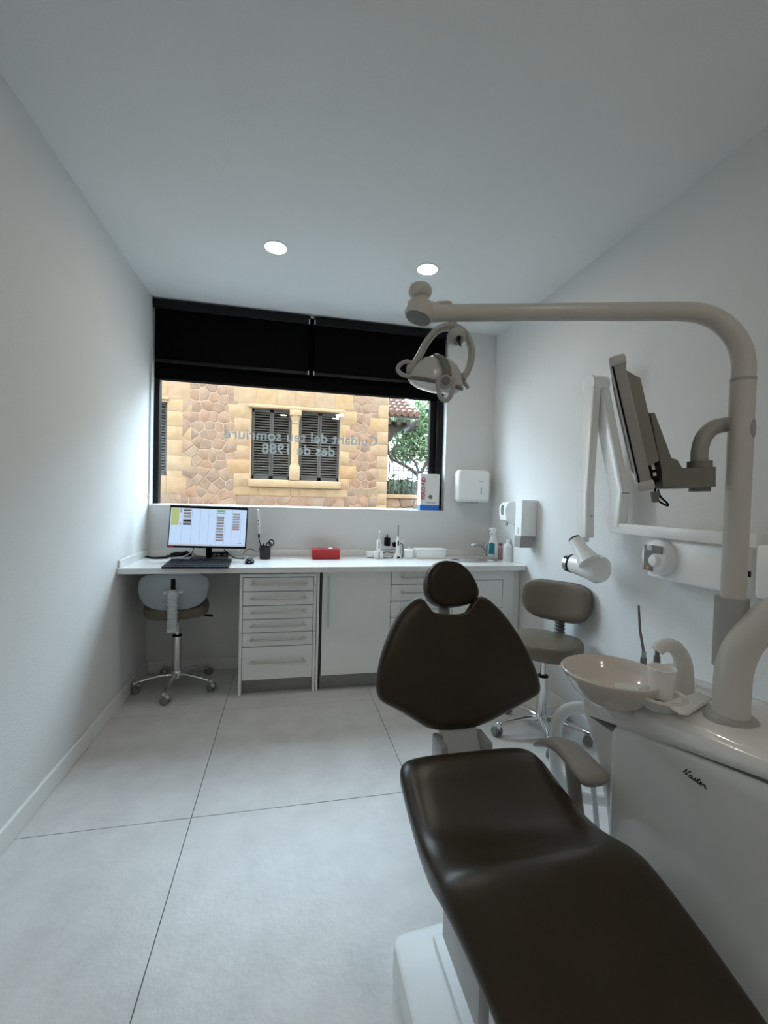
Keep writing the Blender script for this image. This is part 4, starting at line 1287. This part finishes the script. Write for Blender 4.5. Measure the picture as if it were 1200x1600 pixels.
MB().lathe([(.001, -.012), (.010, -.010), (.012, 0), (.010, .010), (.001, .012)], pd(643, 577, LD), axis=CR, seg=16).build('pivot', LAMPG, t)
MB().lathe([(.001, -.010), (.008, -.008), (.010, 0), (.008, .008), (.001, .010)], pd(722, 590, LD), axis=CR, seg=16).build('pivot', LAMPG, t)
MB().tube([pd(722, 593, LD), pd(730, 604, LD), pd(732, 607, LD)], [.0045, .0042, .005], 10).build('side_rod', LAMPG, t)

# ---- screen on its bracket
t = thing('chairside_screen', pd(1085, 745, 1.0), 'grey flat screen seen edge-on, tilted on a swivel bracket', 'monitor')
sd0 = .93
c_top, c_bot = pd(953, 558, sd0), pd(1001, 769, sd0)
za_ = (c_top - c_bot)
zl = za_.length
za_.normalize()
wdir = (ray(985, 665).normalized() * .95 - CR * .028)
wdir = (wdir - za_ * wdir.dot(za_)).normalized()           # width of the panel runs away from us
fn = za_.cross(wdir).normalized()
if fn.dot(CR) > 0:
    fn = -fn                                               # screen faces left
Ms = Matrix(((-fn.x, wdir.x, za_.x, c_bot.x), (-fn.y, wdir.y, za_.y, c_bot.y), (-fn.z, wdir.z, za_.z, c_bot.z), (0, 0, 0, 1)))
SCG = mat('screen_grey_case', (.36, .36, .345), .45, var=.03)
SCG2 = mat('screen_back_grey', (.24, .235, .205), .5, var=.03)
SW = .34
MB().rbox(0, .024, 0, SW, .012, zl - .012, .003, 1, M=Ms).build('case', SCG, t)
MB().rbox(-.004, .028, -.004, SW + .004, zl - .022, zl, .006, 2, M=Ms).build('case_edge', LGREYP, t)
MB().rbox(-.004, .028, -.004, SW + .004, 0, .022, .006, 2, M=Ms).build('case_edge', LGREYP, t)
MB().box(-.0045, .0, .004, SW - .004, .022, zl - .022, M=Ms).build('bezel', LAMIN, t)
MB().box(-.0052, -.0044, .02, SW - .02, .04, zl - .04, M=Ms).build('display', BLKP, t)
MB().box(-.0006, .003, -.0008, .0, .018, zl - .018, M=Ms).build('bezel_gap', BLKP, t)
bk = MB()
bk.rings([[Ms @ Vector((.024, y, z)) for (y, z) in ((.012, .050), (SW - .02, .050), (SW - .02, zl - .035), (.012, zl - .035))],
          [Ms @ Vector((.046, y, z)) for (y, z) in ((.022, .056), (SW - .05, .056), (SW - .05, zl - .058), (.022, zl - .058))]])
bk.build('back_housing', SCG2, t, angle=20)
# socket strip and its cable
MB().rbox(.026, .040, .03, .06, .012, .058, .002, 1, M=Ms).build('socket_strip', BLKP, t)
MB().box(.030, .036, .0285, .0305, .040, .052, M=Ms).box(.030, .036, .0285, .0305, .026, .033, M=Ms).build('socket', WHITEP, t)
MB().tube(catmull([pd(1024, 752, sd0 + .03), pd(1024, 772, sd0 + .03), pd(1030, 783, sd0 + .03), pd(1042, 790, sd0 + .03), pd(1043, 787, sd0 + .03), pd(1032, 776, sd0 + .03), pd(1028, 765, sd0 + .03)], 5), .0022, 7).build('cable', BLKP, t)
MB().tube([pd(1023, 768, sd0 + .03), pd(1024, 785, sd0 + .03)], [.009, .007], 10).build('cable_plug', DGREYP, t)
# bracket
bd = 1.0
MB().prism([pd(x, y, bd - .04) for x, y in ((1016, 645), (1023, 645), (1054, 728), (1062, 745), (1058, 757), (1036, 762), (1034, 735))], CF * .08).build('mount_plate', mat('bracket_grey', (.20, .20, .185), .5, var=.04), t)
MB().prism([pd(x, y, bd - .025) for x, y in ((1050, 716), (1058, 718), (1066, 731), (1078, 731), (1112, 731), (1112, 761), (1036, 763), (1034, 757))], CF * .05).build('bracket_arm', 'bracket_grey', t)
k0 = pd(1093, 731, bd)
MB().tube([pd(1093, 721, bd), pd(1093, 734, bd)], .0245, 22).tube([pd(1093, 758, bd), pd(1093, 768, bd)], .021, 22).tube([pd(1095, 731, bd), pd(1095, 761, bd)], .0275, 22).build('swivel', 'bracket_grey', t)
MB().tube(catmull([pd(1093, 724, bd), pd(1093, 705, bd), pd(1099, 684, bd), pd(1112, 670, bd + .002), pd(1128, 664.5, bd + .004), pd(1146, 663, .985)], 5), .0170, 20).build('support_tube', mat('support_tube_grey', (.36, .355, .34), .35, var=.02), t)

# ---- cup and napkin, suction tips
cb = cc + Vector((0, 0, -.008))
t = thing('drinking_cup', cb, 'white plastic cup standing in the cup shelf below the spout', 'cup')
MB().lathe([(.022, 0), (.023, .002), (.0300, .068), (.0320, .070), (.0305, .072), (.0288, .069), (.0215, .004), (.001, .004)], cb, seg=28).build('cup_wall', WHITEP, t)
npx = [(1038, 1100), (1092, 1085), (1112, 1094), (1076, 1118), (1062, 1117)]
pts = [pz(x, y, cov(.85) + .004) for x, y in npx]
o = MB().rings([pts, [p_ + Vector((0, 0, .0018)) for p_ in pts], [p_ + Vector((.002, .003, .0022)) for p_ in pts], [p_ + Vector((.002, .003, .0042)) for p_ in pts]]).build('paper_napkin', PAPER)
tag(o, 'folded white paper napkin on the unit beside the pole', 'napkin')
TIP = mat('suction_tip_mauve', (.22, .17, .20), .35, var=.05)
for (x0_, y0_, lab, tip) in [(1005, 1032, 'suction holder with long thin mauve tip behind the bowl', True), (1026, 1030, 'short grey suction handpiece behind the cup filler', False)]:
    b0 = pd(x0_, y0_ + 12, 1.44)
    t = thing('suction_handpiece', b0, lab, 'suction tip', 'suction handpieces behind the bowl')
    MB().tube([b0, b0 + Vector((0, 0, .035))], [.0105, .0095], 14).build('holder', DGREYP, t)
    MB().tube([b0 + Vector((0, 0, .035)), b0 + Vector((0, 0, .055))], [.007, .0065], 14).build('grip', GREYP if tip else DGREYP, t)
    if tip:
        MB().tube([b0 + Vector((0, 0, .05)), pd(1000, 985, 1.44), pd(998, 946, 1.44)], [.0045, .004, .0032], 10).build('tip', TIP, t)
hx = pd(1005, 1044, 1.44)
o = MB().rbox(hx.x - .04, hx.x + .16, hx.y - .03, hx.y + .03, hx.z - .02, hx.z, .006, 2).rbox(hx.x + .03, hx.x + .12, hx.y - .01, hx.y + .02, .0, hx.z - .018, .01, 2).build('suction_rack', LGREYP)
tag(o, 'narrow grey rack carrying the suction handpieces behind the unit', 'rack')
# ---- white suction hose looping from the unit
hp = [pd(935, 1110, 1.47), pd(905, 1106, 1.47), pd(884, 1110, 1.47), pd(871, 1126, 1.47), pd(868, 1150, 1.47), pd(867, 1185, 1.47), pd(872, 1212, 1.47), pd(888, 1234, 1.47), pd(915, 1246, 1.47), pd(950, 1250, 1.47)]
o = MB().tube(catmull(hp, 6), .0195, 18).build('suction_hose', mat('white_hose', (.80, .82, .83), .3, var=.01))
tag(o, 'thick white hose looping out of the dental unit above the armrest', 'hose')
hp = [pd(926, 1226, 1.42), pd(930, 1260, 1.41), pd(934, 1310, 1.40), pd(940, 1370, 1.40)]
o = MB().tube(catmull(hp, 5), .0085, 12).build('supply_hose', LGREYP)
tag(o, 'thin grey hose hanging down behind the armrest', 'hose')

# ================================================================== X-RAY UNIT ON THE RIGHT WALL
XA = 1.57
t = thing('xray_unit', (XR, 1.62, 1.1), 'white wall-mounted dental x-ray unit with folding arm', 'x-ray unit')
bz0, bz1 = pX(1060, 905, XR - .05).z, pX(1060, 848, XR - .05).z
bx0 = XR - .085
by0, by1 = pX(1125, 900, bx0).y - .10, pX(1008, 880, bx0).y
MB().rbox(bx0, XR - .0005, by0, by1 - .01, bz0 - .01, bz1 + .01, .012, 3).build('wall_box', WHITEP, t)
dc = pX(1028, 871, bx0 - .02)
dm = MB().lathe([(.075, .028), (.078, .012), (.076, -.004), (.068, -.018), (.052, -.026), (.03, -.029), (.001, -.030)], dc, axis=(1, 0, 0), seg=36).build('control_dome', WHITEP, t)
fa = Vector((dc.x - .0285, dc.y, dc.z))
MB().rbox(fa.x - .002, fa.x + .004, fa.y - .004, fa.y + .044, fa.z - .058, fa.z + .052, .001, 1).rbox(fa.x - .002, fa.x + .004, fa.y - .048, fa.y - .003, fa.z + .018, fa.z + .052, .001, 1).build('control_label', DGREYP, dm)
MB().rbox(fa.x - .0035, fa.x - .001, fa.y + .003, fa.y + .030, fa.z + .030, fa.z + .050, .0008, 1).build('display', LGREYP, dm)
MB().lathe([(.028, .002), (.028, -.004), (.024, -.010), (.020, -.014), (.001, -.016)], fa + Vector((0, -.014, -.012)), axis=(1, 0, 0), seg=24).build('control_knob', WHITEP, dm)
MB().lathe([(.007, .002), (.007, -.004), (.001, -.005)], fa + Vector((0, .018, -.045)), axis=(1, 0, 0), seg=12).build('ready_button', ORANGEP, dm)
# second housing near the frame edge
nb0 = pX(1172, 850, bx0 - .04)
MB().rbox(bx0 - .045, XR - .0005, 1.02, nb0.y - .02, pX(1185, 935, bx0 - .03).z, pX(1185, 850, bx0 - .03).z, .014, 3).build('power_housing', WHITEP, t)
MB().rbox(bx0 - .0465, bx0 - .044, 1.18, 1.195, 1.035, 1.055, .001, 1).build('power_switch', BLKP, t)
# rail arm (swings on the wall box)
r0, r1 = pX(958, 824, XA), pX(1190, 838, XA)
MB().rbox(XA - .022, XA + .022, r1.y, r0.y, r0.z - .026, r0.z + .022, .004, 2).build('rail_arm', WHITEP, t)


def bar(a_, b_, w, d_, mat_, name, parent):
    ax_ = (b_ - a_).normalized()
    s1 = Vector((1, 0, 0))
    s1 = (s1 - ax_ * s1.dot(ax_)).normalized()
    s2 = ax_.cross(s1).normalized()
    pr = []
    for k in range(20):
        q_ = superell(0, 0, 1, 1, 0, 20, 6)[k]
        pr.append((q_.x, q_.y))
    return MB().rings([[p_ + s1 * (x * w / 2) + s2 * (y * d_ / 2) for x, y in pr] for p_ in (a_, b_)]).build(name, mat_, parent, angle=30)


p0 = pX(963, 822, XA)
p1 = pX(969, 770, XA)
bar(p0, p1, .055, .085, WHITEP, 'arm_post', t)
p2 = pX(936, 603, XA - .02)
bar(p1 + Vector((0, 0, -.01)), p2, .050, .088, WHITEP, 'lower_arm', t)
p3 = pX(926, 602, XA - .07)
p4 = pX(915, 776, XA - .07)
bar(p3 + Vector((0, 0, .012)), p4, .046, .078, WHITEP, 'upper_arm', t)
MB().tube([Vector((XA + .0, (p2.y + p3.y) / 2, p2.z)), Vector((XA - .092, (p2.y + p3.y) / 2, p2.z))], .048, 24).build('elbow_joint', WHITEP, t)
p5 = pX(914, 840, XA - .075)
bar(p4 + Vector((0, 0, .02)), p5, .052, .082, WHITEP, 'drop_link', t)
MB().tube([p5, p5 + Vector((0, 0, -.022))], .020, 20).build('head_swivel', WHITEP, t)
MB().lathe([(.001, .003), (.006, .003), (.006, -.002)], pX(924, 806, XA - .1), axis=(1, 0, 0), seg=10).build('screw', DGREYP, t)
# tube head : body with yoke ring, plus short cone pointing up-left towards the room
hd = pX(918, 882, XA - .09)
yo = MB().tube([p5 + Vector((0, 0, -.02)), pX(896, 862, XA - .10), pX(888, 885, XA - .10)], .010, 12)
hdaxis = (pX(890, 872, XA - .10) - pX(938, 892, XA - .06)).normalized()
MB().tube(catmull([p5 + Vector((0, 0, -.018)), p5 + Vector((-.02, .01, -.05)), hd + hdaxis * .06], 4), .011, 12).build('head_yoke', WHITEP, t)
h0, h1 = pX(934, 889, XA - .06), pX(887, 879, XA - .10)
dd = h1 - h0
MB().tube([h0 - dd * .22, h0 - dd * .15, h0, h0 + dd * .3, h0 + dd * .78], [.035, .062, .072, .060, .048], 26).build('tube_head', WHITEP, t)
MB().tube([h0 + dd * .80, h0 + dd * .84], .0485, 24).build('head_seam', BLKP, t)
MB().tube([h0 + dd * .85, h0 + dd * .98, h0 + dd * 1.02], [.049, .047, .036], 24).build('head_cap', CHROME, t)
n0, n1 = pX(921, 878, XA - .12), pX(898, 843, XA - .14)
MB().tube([n0, n0.lerp(n1, .55), n1], [.055, .036, .030], 20).build('cone', WHITEP, t)
nd = (n1 - n0).normalized()
MB().tube([n1 - nd * .004, n1 + nd * .006], [.0302, .0300], 20).build('cone_end', BLKP, t)
# ================================================================== OUTSIDE THE WINDOW
FYS = 9.0
GZ = -0.25
struct(MB().box(-14, 16, YB + .3, 40, GZ - .2, GZ).build('ground', mat('street_paving', (.10, .095, .09), .8, var=.1, vscale=1.5)))
STONE_A = mat('ashlar_stone', (0.210, 0.120, 0.053), .85, rgb2=(0.359, 0.233, 0.135), vscale=5, bump=.5, bscale=14,
              ramp=[(0.299, 0.176, 0.081), (0.305, 0.194, 0.112), (0.277, 0.194, 0.142), (0.321, 0.194, 0.092), (0.277, 0.171, 0.112), (0.317, 0.159, 0.062)])
STONE_R = mat('rubble_stone', (0.139, 0.078, 0.049), .9, rgb2=(0.274, 0.171, 0.112), vscale=7, bump=.6, bscale=16,
              ramp=[(0.210, 0.113, 0.070), (0.221, 0.132, 0.087), (0.184, 0.116, 0.081), (0.248, 0.150, 0.098), (0.270, 0.120, 0.064), (0.227, 0.163, 0.127)])
MORTAR = mat('mortar', (0.363, 0.239, 0.161), .95, var=.1, vscale=6, bump=.3, bscale=20)
CARVED = mat('carved_stone', (0.325, 0.205, 0.112), .8, var=.08, vscale=6)
SHUT = mat('shutter_brown', (0.037, 0.031, 0.027), .55, var=.08)
DARKROOM = mat('dark_interior', (.02, .02, .02), .9, var=.1)
house = thing('stone_house', (0, FYS + 1, GZ), 'honey coloured stone house across the street with shuttered windows', 'building')
hw = MB().box(-6.5, 2.03, FYS + .15, FYS + 4, GZ, 4.45).box(-6.5, 2.03, FYS + .004, FYS + .15, GZ, 1.63).box(-6.5, 2.03, FYS + .004, FYS + .15, 3.01, 4.45)
for (xa_, xb_) in ((-6.5, -2.96), (-2.215, -.70), (1.03, 2.03)):
    hw.box(xa_, xb_, FYS + .004, FYS + .15, 1.63, 3.01)
hw.build('wall', MORTAR, house)
# unseen storeys over the clinic, added to shade the street and facade
struct(MB().box(-9, 11, YF - T, YB + .25, ZC + .16, 14.0).box(-9, XL - T - .01, YF - T, YB + .25, GZ, ZC + .15).box(XR + T + .01, 11, YF - T, YB + .25, GZ, ZC + .15).build('added_clinic_storeys', mat('outer_render', (.55, .50, .43), .9, var=.05)))


def clip(poly, px_, pz_, nx, nz):
    """keep the side where (p - P).n <= 0"""
    out = []
    for i in range(len(poly)):
        a_, b_ = poly[i], poly[(i + 1) % len(poly)]
        da = (a_[0] - px_) * nx + (a_[1] - pz_) * nz
        db = (b_[0] - px_) * nx + (b_[1] - pz_) * nz
        if da <= 0:
            out.append(a_)
        if (da < 0 < db) or (db < 0 < da):
            f_ = da / (da - db)
            out.append((a_[0] + (b_[0] - a_[0]) * f_, a_[1] + (b_[1] - a_[1]) * f_))
    return out


def stone(poly, proud, m_, name='stone'):
    cx_ = sum(p_[0] for p_ in poly) / len(poly)
    cz_ = sum(p_[1] for p_ in poly) / len(poly)
    mb = MB()
    r0 = [Vector((x, FYS + .16, z)) for x, z in poly]
    r1 = [Vector((x, FYS + .006 - proud, z)) for x, z in poly]
    r2 = [Vector((cx_ + (x - cx_) * .90, FYS - proud, cz_ + (z - cz_) * .90)) for x, z in poly]
    mb.rings([r0, r1, r2], cap0=False)
    return mb.build(name, m_, house, angle=30)


rng = random.Random(3)


def rubble(x0, x1, z0, z1, d, gap=.007):
    nx, nz = max(1, round((x1 - x0) / d)), max(1, round((z1 - z0) / d))
    seeds = []
    for i in range(nx):
        for j in range(nz):
            seeds.append((x0 + (i + .5 + rng.uniform(-.38, .38) + (.25 if j % 2 else -.25)) * (x1 - x0) / nx, z0 + (j + .5 + rng.uniform(-.36, .36)) * (z1 - z0) / nz))
    for i, sd_ in enumerate(seeds):
        poly = [(x0, z0), (x1, z0), (x1, z1), (x0, z1)]
        for j, o_ in enumerate(seeds):
            if i == j or abs(o_[0] - sd_[0]) > 4 * d or abs(o_[1] - sd_[1]) > 4 * d:
                continue
            dx, dz = o_[0] - sd_[0], o_[1] - sd_[1]
            L_ = math.hypot(dx, dz)
            if L_ < 1e-6:
                continue
            nx_, nz_ = dx / L_, dz / L_
            poly = clip(poly, sd_[0] + dx / 2 - nx_ * gap, sd_[1] + dz / 2 - nz_ * gap, nx_, nz_)
            if len(poly) < 3:
                break
        if len(poly) >= 3:
            stone(poly, rng.uniform(.001, .007), STONE_R)


def ashlar(x0, x1, z0, z1, h_, alt=0.0, side=1, split=False):
    z = z0
    k = 0
    g = .004
    while z < z1 - .05:
        hh = min(h_ * rng.uniform(.85, 1.15), z1 - z)
        if z1 - (z + hh) < .08:
            hh = z1 - z
        a_, b_ = x0, x1
        if k % 2:
            if side > 0:
                b_ += alt
            else:
                a_ -= alt
        stone([(a_ + g, z + g), (b_ - g, z + g), (b_ - g, z + hh - g), (a_ + g, z + hh - g)], rng.uniform(.004, .009), STONE_A, 'ashlar_block')
        z += hh
        k += 1


def course(xs_, z0, z1):
    g = .004
    for i in range(len(xs_) - 1):
        stone([(xs_[i] + g, z0 + g), (xs_[i + 1] - g, z0 + g), (xs_[i + 1] - g, z1 - g), (xs_[i] + g, z1 - g)], rng.uniform(.004, .009), STONE_A, 'ashlar_block')


rubble(-1.95, -.95, .35, 3.6, .185)
rubble(1.15, 1.86, .35, 3.6, .19)
rubble(-.95, 1.15, .35, 1.30, .23)
rubble(-3.8, -1.95, .35, 1.30, .27)
ashlar(-2.215, -1.93, 1.45, 3.07, .26, .16, 1)
ashlar(-1.02, -.715, 1.45, 3.07, .26, .13, -1)
ashlar(1.035, 1.24, 1.45, 3.07, .26, .14, 1)
ashlar(1.80, 2.03, .35, 3.6, .27, .16, -1)
ashlar(-3.30, -2.96, 1.45, 3.07, .26, .1, -1)
course([-2.96, -2.60, -2.215, -1.85], 1.30, 1.62)
course([-1.02, -.55, .06, .24, .75, 1.24], 1.30, 1.47)
course([-3.3, -2.7, -2.2, -1.80], 3.07, 3.60)
course([-1.05, -.62, -.22, .14, .52, .92, 1.30], 3.09, 3.60)
course([-4, -3.2, -2.4, -1.6, -.8, 0, .8, 1.5, 2.03], 3.61, 3.95)
# sills, lintel moulding and the column between the windows
MB().rbox(-.74, 1.07, FYS - .06, FYS + .16, 1.475, 1.625, .02, 2).build('window_sill', CARVED, house)
MB().rbox(-.76, 1.08, FYS - .05, FYS + .14, 3.012, 3.085, .02, 2).build('lintel', CARVED, house)
MB().rbox(-3.0, -2.18, FYS - .05, FYS + .14, 3.04, 3.09, .02, 2).build('lintel', CARVED, house)
cxm = .141
MB().lathe([(.075, 1.95), (.072, 2.75), (.085, 2.755), (.085, 2.775), (.072, 2.78), (.074, 2.80), (.10, 2.88), (.105, 2.90), (.001, 2.90)], (cxm, FYS + .04, 0), seg=20).build('column_shaft', CARVED, house)
MB().rbox(cxm - .115, cxm + .115, FYS - .07, FYS + .15, 2.90, 3.012, .012, 2).rbox(cxm - .10, cxm + .10, FYS - .07, FYS + .15, 1.625, 1.90, .012, 2).build('column_block', CARVED, house)
MB().lathe([(.10, 1.90), (.10, 1.915), (.085, 1.93), (.088, 1.94), (.075, 1.955), (.001, 1.955)], (cxm, FYS + .04, 0), seg=20).build('column_base', CARVED, house)


def shutter_window(x0, x1, z0, z1, tilt_):
    s = MB()
    y = FYS + .10
    w = .035
    w_ = MB().box(x0, x1, y + .05, y + .056, z0, z1).build('window_dark', DARKROOM, house)
    xm_ = (x0 + x1) / 2
    for (a_, b_) in ((x0, xm_ - .004), (xm_ + .004, x1)):
        f_ = MB()
        f_.box(a_, a_ + w, y - .02, y + .02, z0, z1).box(b_ - w, b_, y - .02, y + .02, z0, z1).box(a_, b_, y - .02, y + .02, z0, z0 + .07).box(a_, b_, y - .02, y + .02, z1 - .06, z1)
        fr_ = f_.build('shutter', SHUT, house)
        l_ = MB()
        n = 24
        for k in range(n):
            zz = z0 + .07 + (z1 - z0 - .13) * (k + .5) / n
            Mx = Matrix.Translation(((a_ + b_) / 2, y, zz)) @ Matrix.Rotation(tilt_, 4, 'X')
            l_.box(-(b_ - a_) / 2 + w, (b_ - a_) / 2 - w, -.020, .020, -.003, .003, M=Mx)
        l_.build('louvres', mat('louvre_grey', (0.077, 0.066, 0.057), .5, var=.08), fr_, kind='stuff')


shutter_window(-.68, .045, 1.63, 3.01, math.radians(38))
shutter_window(.235, 1.02, 1.63, 3.01, math.radians(38))
shutter_window(-2.95, -2.225, 1.63, 3.04, math.radians(38))
scp = pY(531, 650, FYS - .1)
t = thing('security_camera', scp, 'small white security camera on the house wall right of the shutters', 'camera')
MB().tube([scp + Vector((-.09, -.06, -.03)), scp + Vector((.06, .0, .02))], .035, 14).build('camera_body', WHITEP, t)
MB().tube([scp + Vector((.03, .0, .01)), scp + Vector((.03, .085, .03))], .014, 8).build('mount', WHITEP, t)
MB().tube([scp + Vector((-.095, -.062, -.031)), scp + Vector((-.088, -.059, -.029))], .030, 14).build('camera_lens', BLKP, t)

# unseen rendered house, added to block low sky light through the window
nh = struct(MB().box(5.3, 13, 9.5, 15, GZ, 4.9).build('added_unseen_house', mat('outer_render', (.55, .50, .43), .9, var=.05)))
MB().rings([[Vector((5.1, 9.3, 4.9)), Vector((13.2, 9.3, 4.9)), Vector((13.2, 15.2, 4.9)), Vector((5.1, 15.2, 4.9))], [Vector((7, 12.2, 6.3)), Vector((11, 12.2, 6.3)), Vector((11, 12.3, 6.3)), Vector((7, 12.3, 6.3))]]).build('roof', mat('roof_far', (.20, .11, .08), .9, var=.1), nh)
for xa_ in (6.2, 8.4, 10.6):
    for za_ in (1.2, 3.1):
        MB().box(xa_, xa_ + .9, 9.46, 9.5, za_, za_ + 1.4).build('shutter', SHUT, nh)

# ---- neighbouring tiled eaves
ROOF = mat('roof_tile_clay', (0.152, 0.076, 0.056), .85, rgb2=(0.223, 0.142, 0.112), vscale=8, bump=.3, bscale=20)
TIMB = mat('dark_timber', (.05, .035, .028), .7, var=.15)
ry0, ry1, RISE, HIP = 10.4, 11.7, .74, .38
e0, e1 = pY(655, 652, ry0), pY(600, 656, ry0)
rt = pY(603, 620, 12.0)
t = thing('tiled_eaves', (e1.x, ry0 + 1, GZ), 'terracotta tiled roof corner with dark timber eaves beside the house', 'roof')
MB().box(2.2, e0.x - .75, ry0 + .9, ry1, GZ, e0.z - .1).build('wall', mat('render_tan', (.45, .38, .30), .9, var=.05), t)  # even tan render
ez = e0.z
MB().add([(2.06, ry0, ez), (e0.x, ry0, ez), (e0.x - HIP, ry1, ez + RISE), (2.06, ry1, ez + RISE), (2.06, ry0, ez - .05), (e0.x, ry0, ez - .05), (e0.x - HIP, ry1, ez + RISE - .05), (2.06, ry1, ez + RISE - .05)],
         [(0, 1, 2, 3), (4, 7, 6, 5), (0, 4, 5, 1), (1, 5, 6, 2), (2, 6, 7, 3), (3, 7, 4, 0)]).build('roof_deck', TIMB, t)
mb = MB()
nrow = 6
for r in range(nrow):
    f0_, f1_ = r / nrow, (r + 1.12) / nrow
    ya_, yb3 = ry0 - .05 + (ry1 - ry0) * f0_, ry0 - .05 + (ry1 - ry0) * f1_
    xe = e0.x + .04 - HIP * f0_
    x = 2.12
    while x < xe:
        mb.tube([(x, ya_, ez + .06 + RISE * f0_), (x, yb3, ez + .03 + RISE * f1_)], [.075, .06], 8)
        x += .155
mb.build('roof_tiles', ROOF, t, kind='stuff')
for k in range(5):
    xb = 2.10 + k * .24
    MB().box(xb, xb + .09, ry0 + .06, ry0 + 1.2, ez - .20, ez - .06).build('rafter', TIMB, t)
MB().prism([(2.06, ry0 + .35, ez - .55), (2.06, ry0 + .35, ez - .08), (e0.x - .15, ry0 + .35, ez - .08), (e0.x - .5, ry0 + .35, ez - .35), (e0.x - .6, ry0 + .35, ez - .55)], (0, .5, 0)).build('eaves_box', TIMB, t)

# ---- garden wall with railing, hedge and tree
gy_ = 9.25
c0, c1 = pY(605, 772, gy_), pY(690, 777, gy_)
wz = c0.z
t = thing('garden_wall', (3.5, gy_ + .2, GZ), 'low stone garden wall right of the house', 'wall')
MB().box(2.035, 7.0, gy_ + .03, gy_ + .33, GZ, wz - .09).build('wall_core', MORTAR, t)
MB().rbox(2.035, 7.0, gy_ - .05, gy_ + .38, wz - .09, wz, .015, 1).build('coping', CARVED, t)
house_save = house
house = t
_f = FYS
FYS = gy_ - .02
rubble(2.05, 4.2, .55, wz - .10, .30)
FYS = _f
house = house_save
IRON = mat('wrought_iron', (.02, .02, .022), .5, var=.1)
t = thing('iron_railing', (3.5, gy_ + .15, wz), 'black wrought iron railing with scrolls on the garden wall', 'railing')
MB().box(2.05, 7, gy_ + .14, gy_ + .16, wz + .08, wz + .105).box(2.05, 7, gy_ + .14, gy_ + .16, wz + .52, wz + .545).build('rail', IRON, t)
x = 2.17
k = 0
while x < 5.0:
    MB().tube([(x, gy_ + .15, wz), (x, gy_ + .15, wz + (.72 if k % 3 == 0 else .60))], .014, 6).build('bar', IRON, t)
    if k % 3 == 0:
        mb = MB()
        for sgn in (-1, 1):
            mb.tube([(x + sgn * (.05 + .045 * math.cos(a_)), gy_ + .15, wz + .61 + 0.045 * math.sin(a_)) for a_ in [2 * math.pi * j / 10 for j in range(10)]], .010, 5, closed=True)
        mb.build('scroll', IRON, t)
    x += .105
    k += 1


def leaves(mb, c, rad, n, size, rg, squash=1.0, hollow=.55):
    for _ in range(n):
        while True:
            d = Vector((rg.uniform(-1, 1), rg.uniform(-1, 1), rg.uniform(-1, 1)))
            if .1 < d.length < 1:
                break
        d = d.normalized() * (hollow + (1 - hollow) * rg.random())
        p_ = Vector(c) + Vector((d.x * rad[0], d.y * rad[1], d.z * rad[2]))
        u_ = Vector((rg.uniform(-1, 1), rg.uniform(-1, 1), rg.uniform(-1, 1))).normalized()
        w_ = u_.cross(Vector((rg.uniform(-1, 1), rg.uniform(-1, 1), rg.uniform(-1, 1)))).normalized()
        s1 = size * rg.uniform(.6, 1.3)
        mb.add([p_ - u_ * s1, p_ + w_ * s1 * .38, p_ + u_ * s1, p_ - w_ * s1 * .38], [(0, 1, 2, 3)])


LEAF = mat('leaf_green', (0.116, 0.184, 0.093), .6, rgb2=(0.275, 0.377, 0.217), vscale=2.5)
LEAFD = mat('hedge_green', (0.023, 0.043, 0.016), .6, rgb2=(0.070, 0.109, 0.043), vscale=6)
rg = random.Random(11)
t = thing('hedge', (3.4, 10.2, GZ), 'dark green clipped hedge behind the iron railing', 'hedge')
mb = MB()
for k in range(10):
    leaves(mb, (2.42 + k * .33, 10.15 + rg.uniform(-.1, .1), 1.12), (.34, .42, .75), 620, .065, rg, hollow=.8)
for k in range(10):
    mb.lathe([(.02, -.66), (.25, -.55), (.30, .0), (.27, .45), (.15, .62), (.02, .66)], (2.42 + k * .33, 10.15, 1.12), seg=10)
mb.build('foliage', LEAFD, t, kind='stuff')
mb = MB()
for k in range(6):
    mb.tube([(2.4 + k * .5, 10.15, GZ), (2.42 + k * .5, 10.15, 1.2)], [.03, .012], 6)
mb.build('stems', TIMB, t)
ty = 12.2
tb = pY(668, 760, ty)
t = thing('garden_tree', (tb.x, ty, GZ), 'loose green tree with crooked dark branches behind the railing', 'tree')
BARK = mat('bark_dark', (.06, .045, .035), .85, var=.2, vscale=8)


def br(pix, r0_, r1_):
    pts_ = catmull([pY(x, y, ty + dy) for x, y, dy in pix], 5)
    return MB().tube(pts_, lerp_list([r0_, r1_], len(pts_) - 1), 8).build('branch', BARK, t)


MB().tube([(tb.x + .1, ty, GZ), pY(672, 770, ty), pY(655, 745, ty)], [.16, .13, .09], 10).build('trunk', BARK, t)
br([(655, 745, 0), (640, 732, -.1), (622, 722, -.15), (610, 715, -.2), (606, 700, -.2), (607, 680, -.2)], .065, .02)
br([(622, 722, -.15), (614, 705, -.2), (622, 690, -.2), (620, 675, -.2)], .035, .012)
br([(655, 745, 0), (650, 725, 0), (640, 712, .1), (645, 695, .1)], .05, .015)
br([(655, 745, 0), (668, 720, .1), (680, 700, .2), (690, 670, .2)], .06, .02)
mb = MB()
for (x, y, dy, rr2, n) in [(640, 668, .6, .75, 1100), (665, 655, .9, .95, 1400), (655, 700, .5, .7, 1000), (625, 705, .5, .5, 500), (690, 640, .8, 1.0, 1000), (690, 700, .7, .9, 900), (615, 665, .9, .5, 450), (720, 660, .9, 1.1, 900)]:
    leaves(mb, pY(x, y, ty + dy), (rr2, rr2 * .8, rr2 * .8), n, .085, rg, hollow=.3)
mb.build('foliage', LEAF, t, kind='stuff')
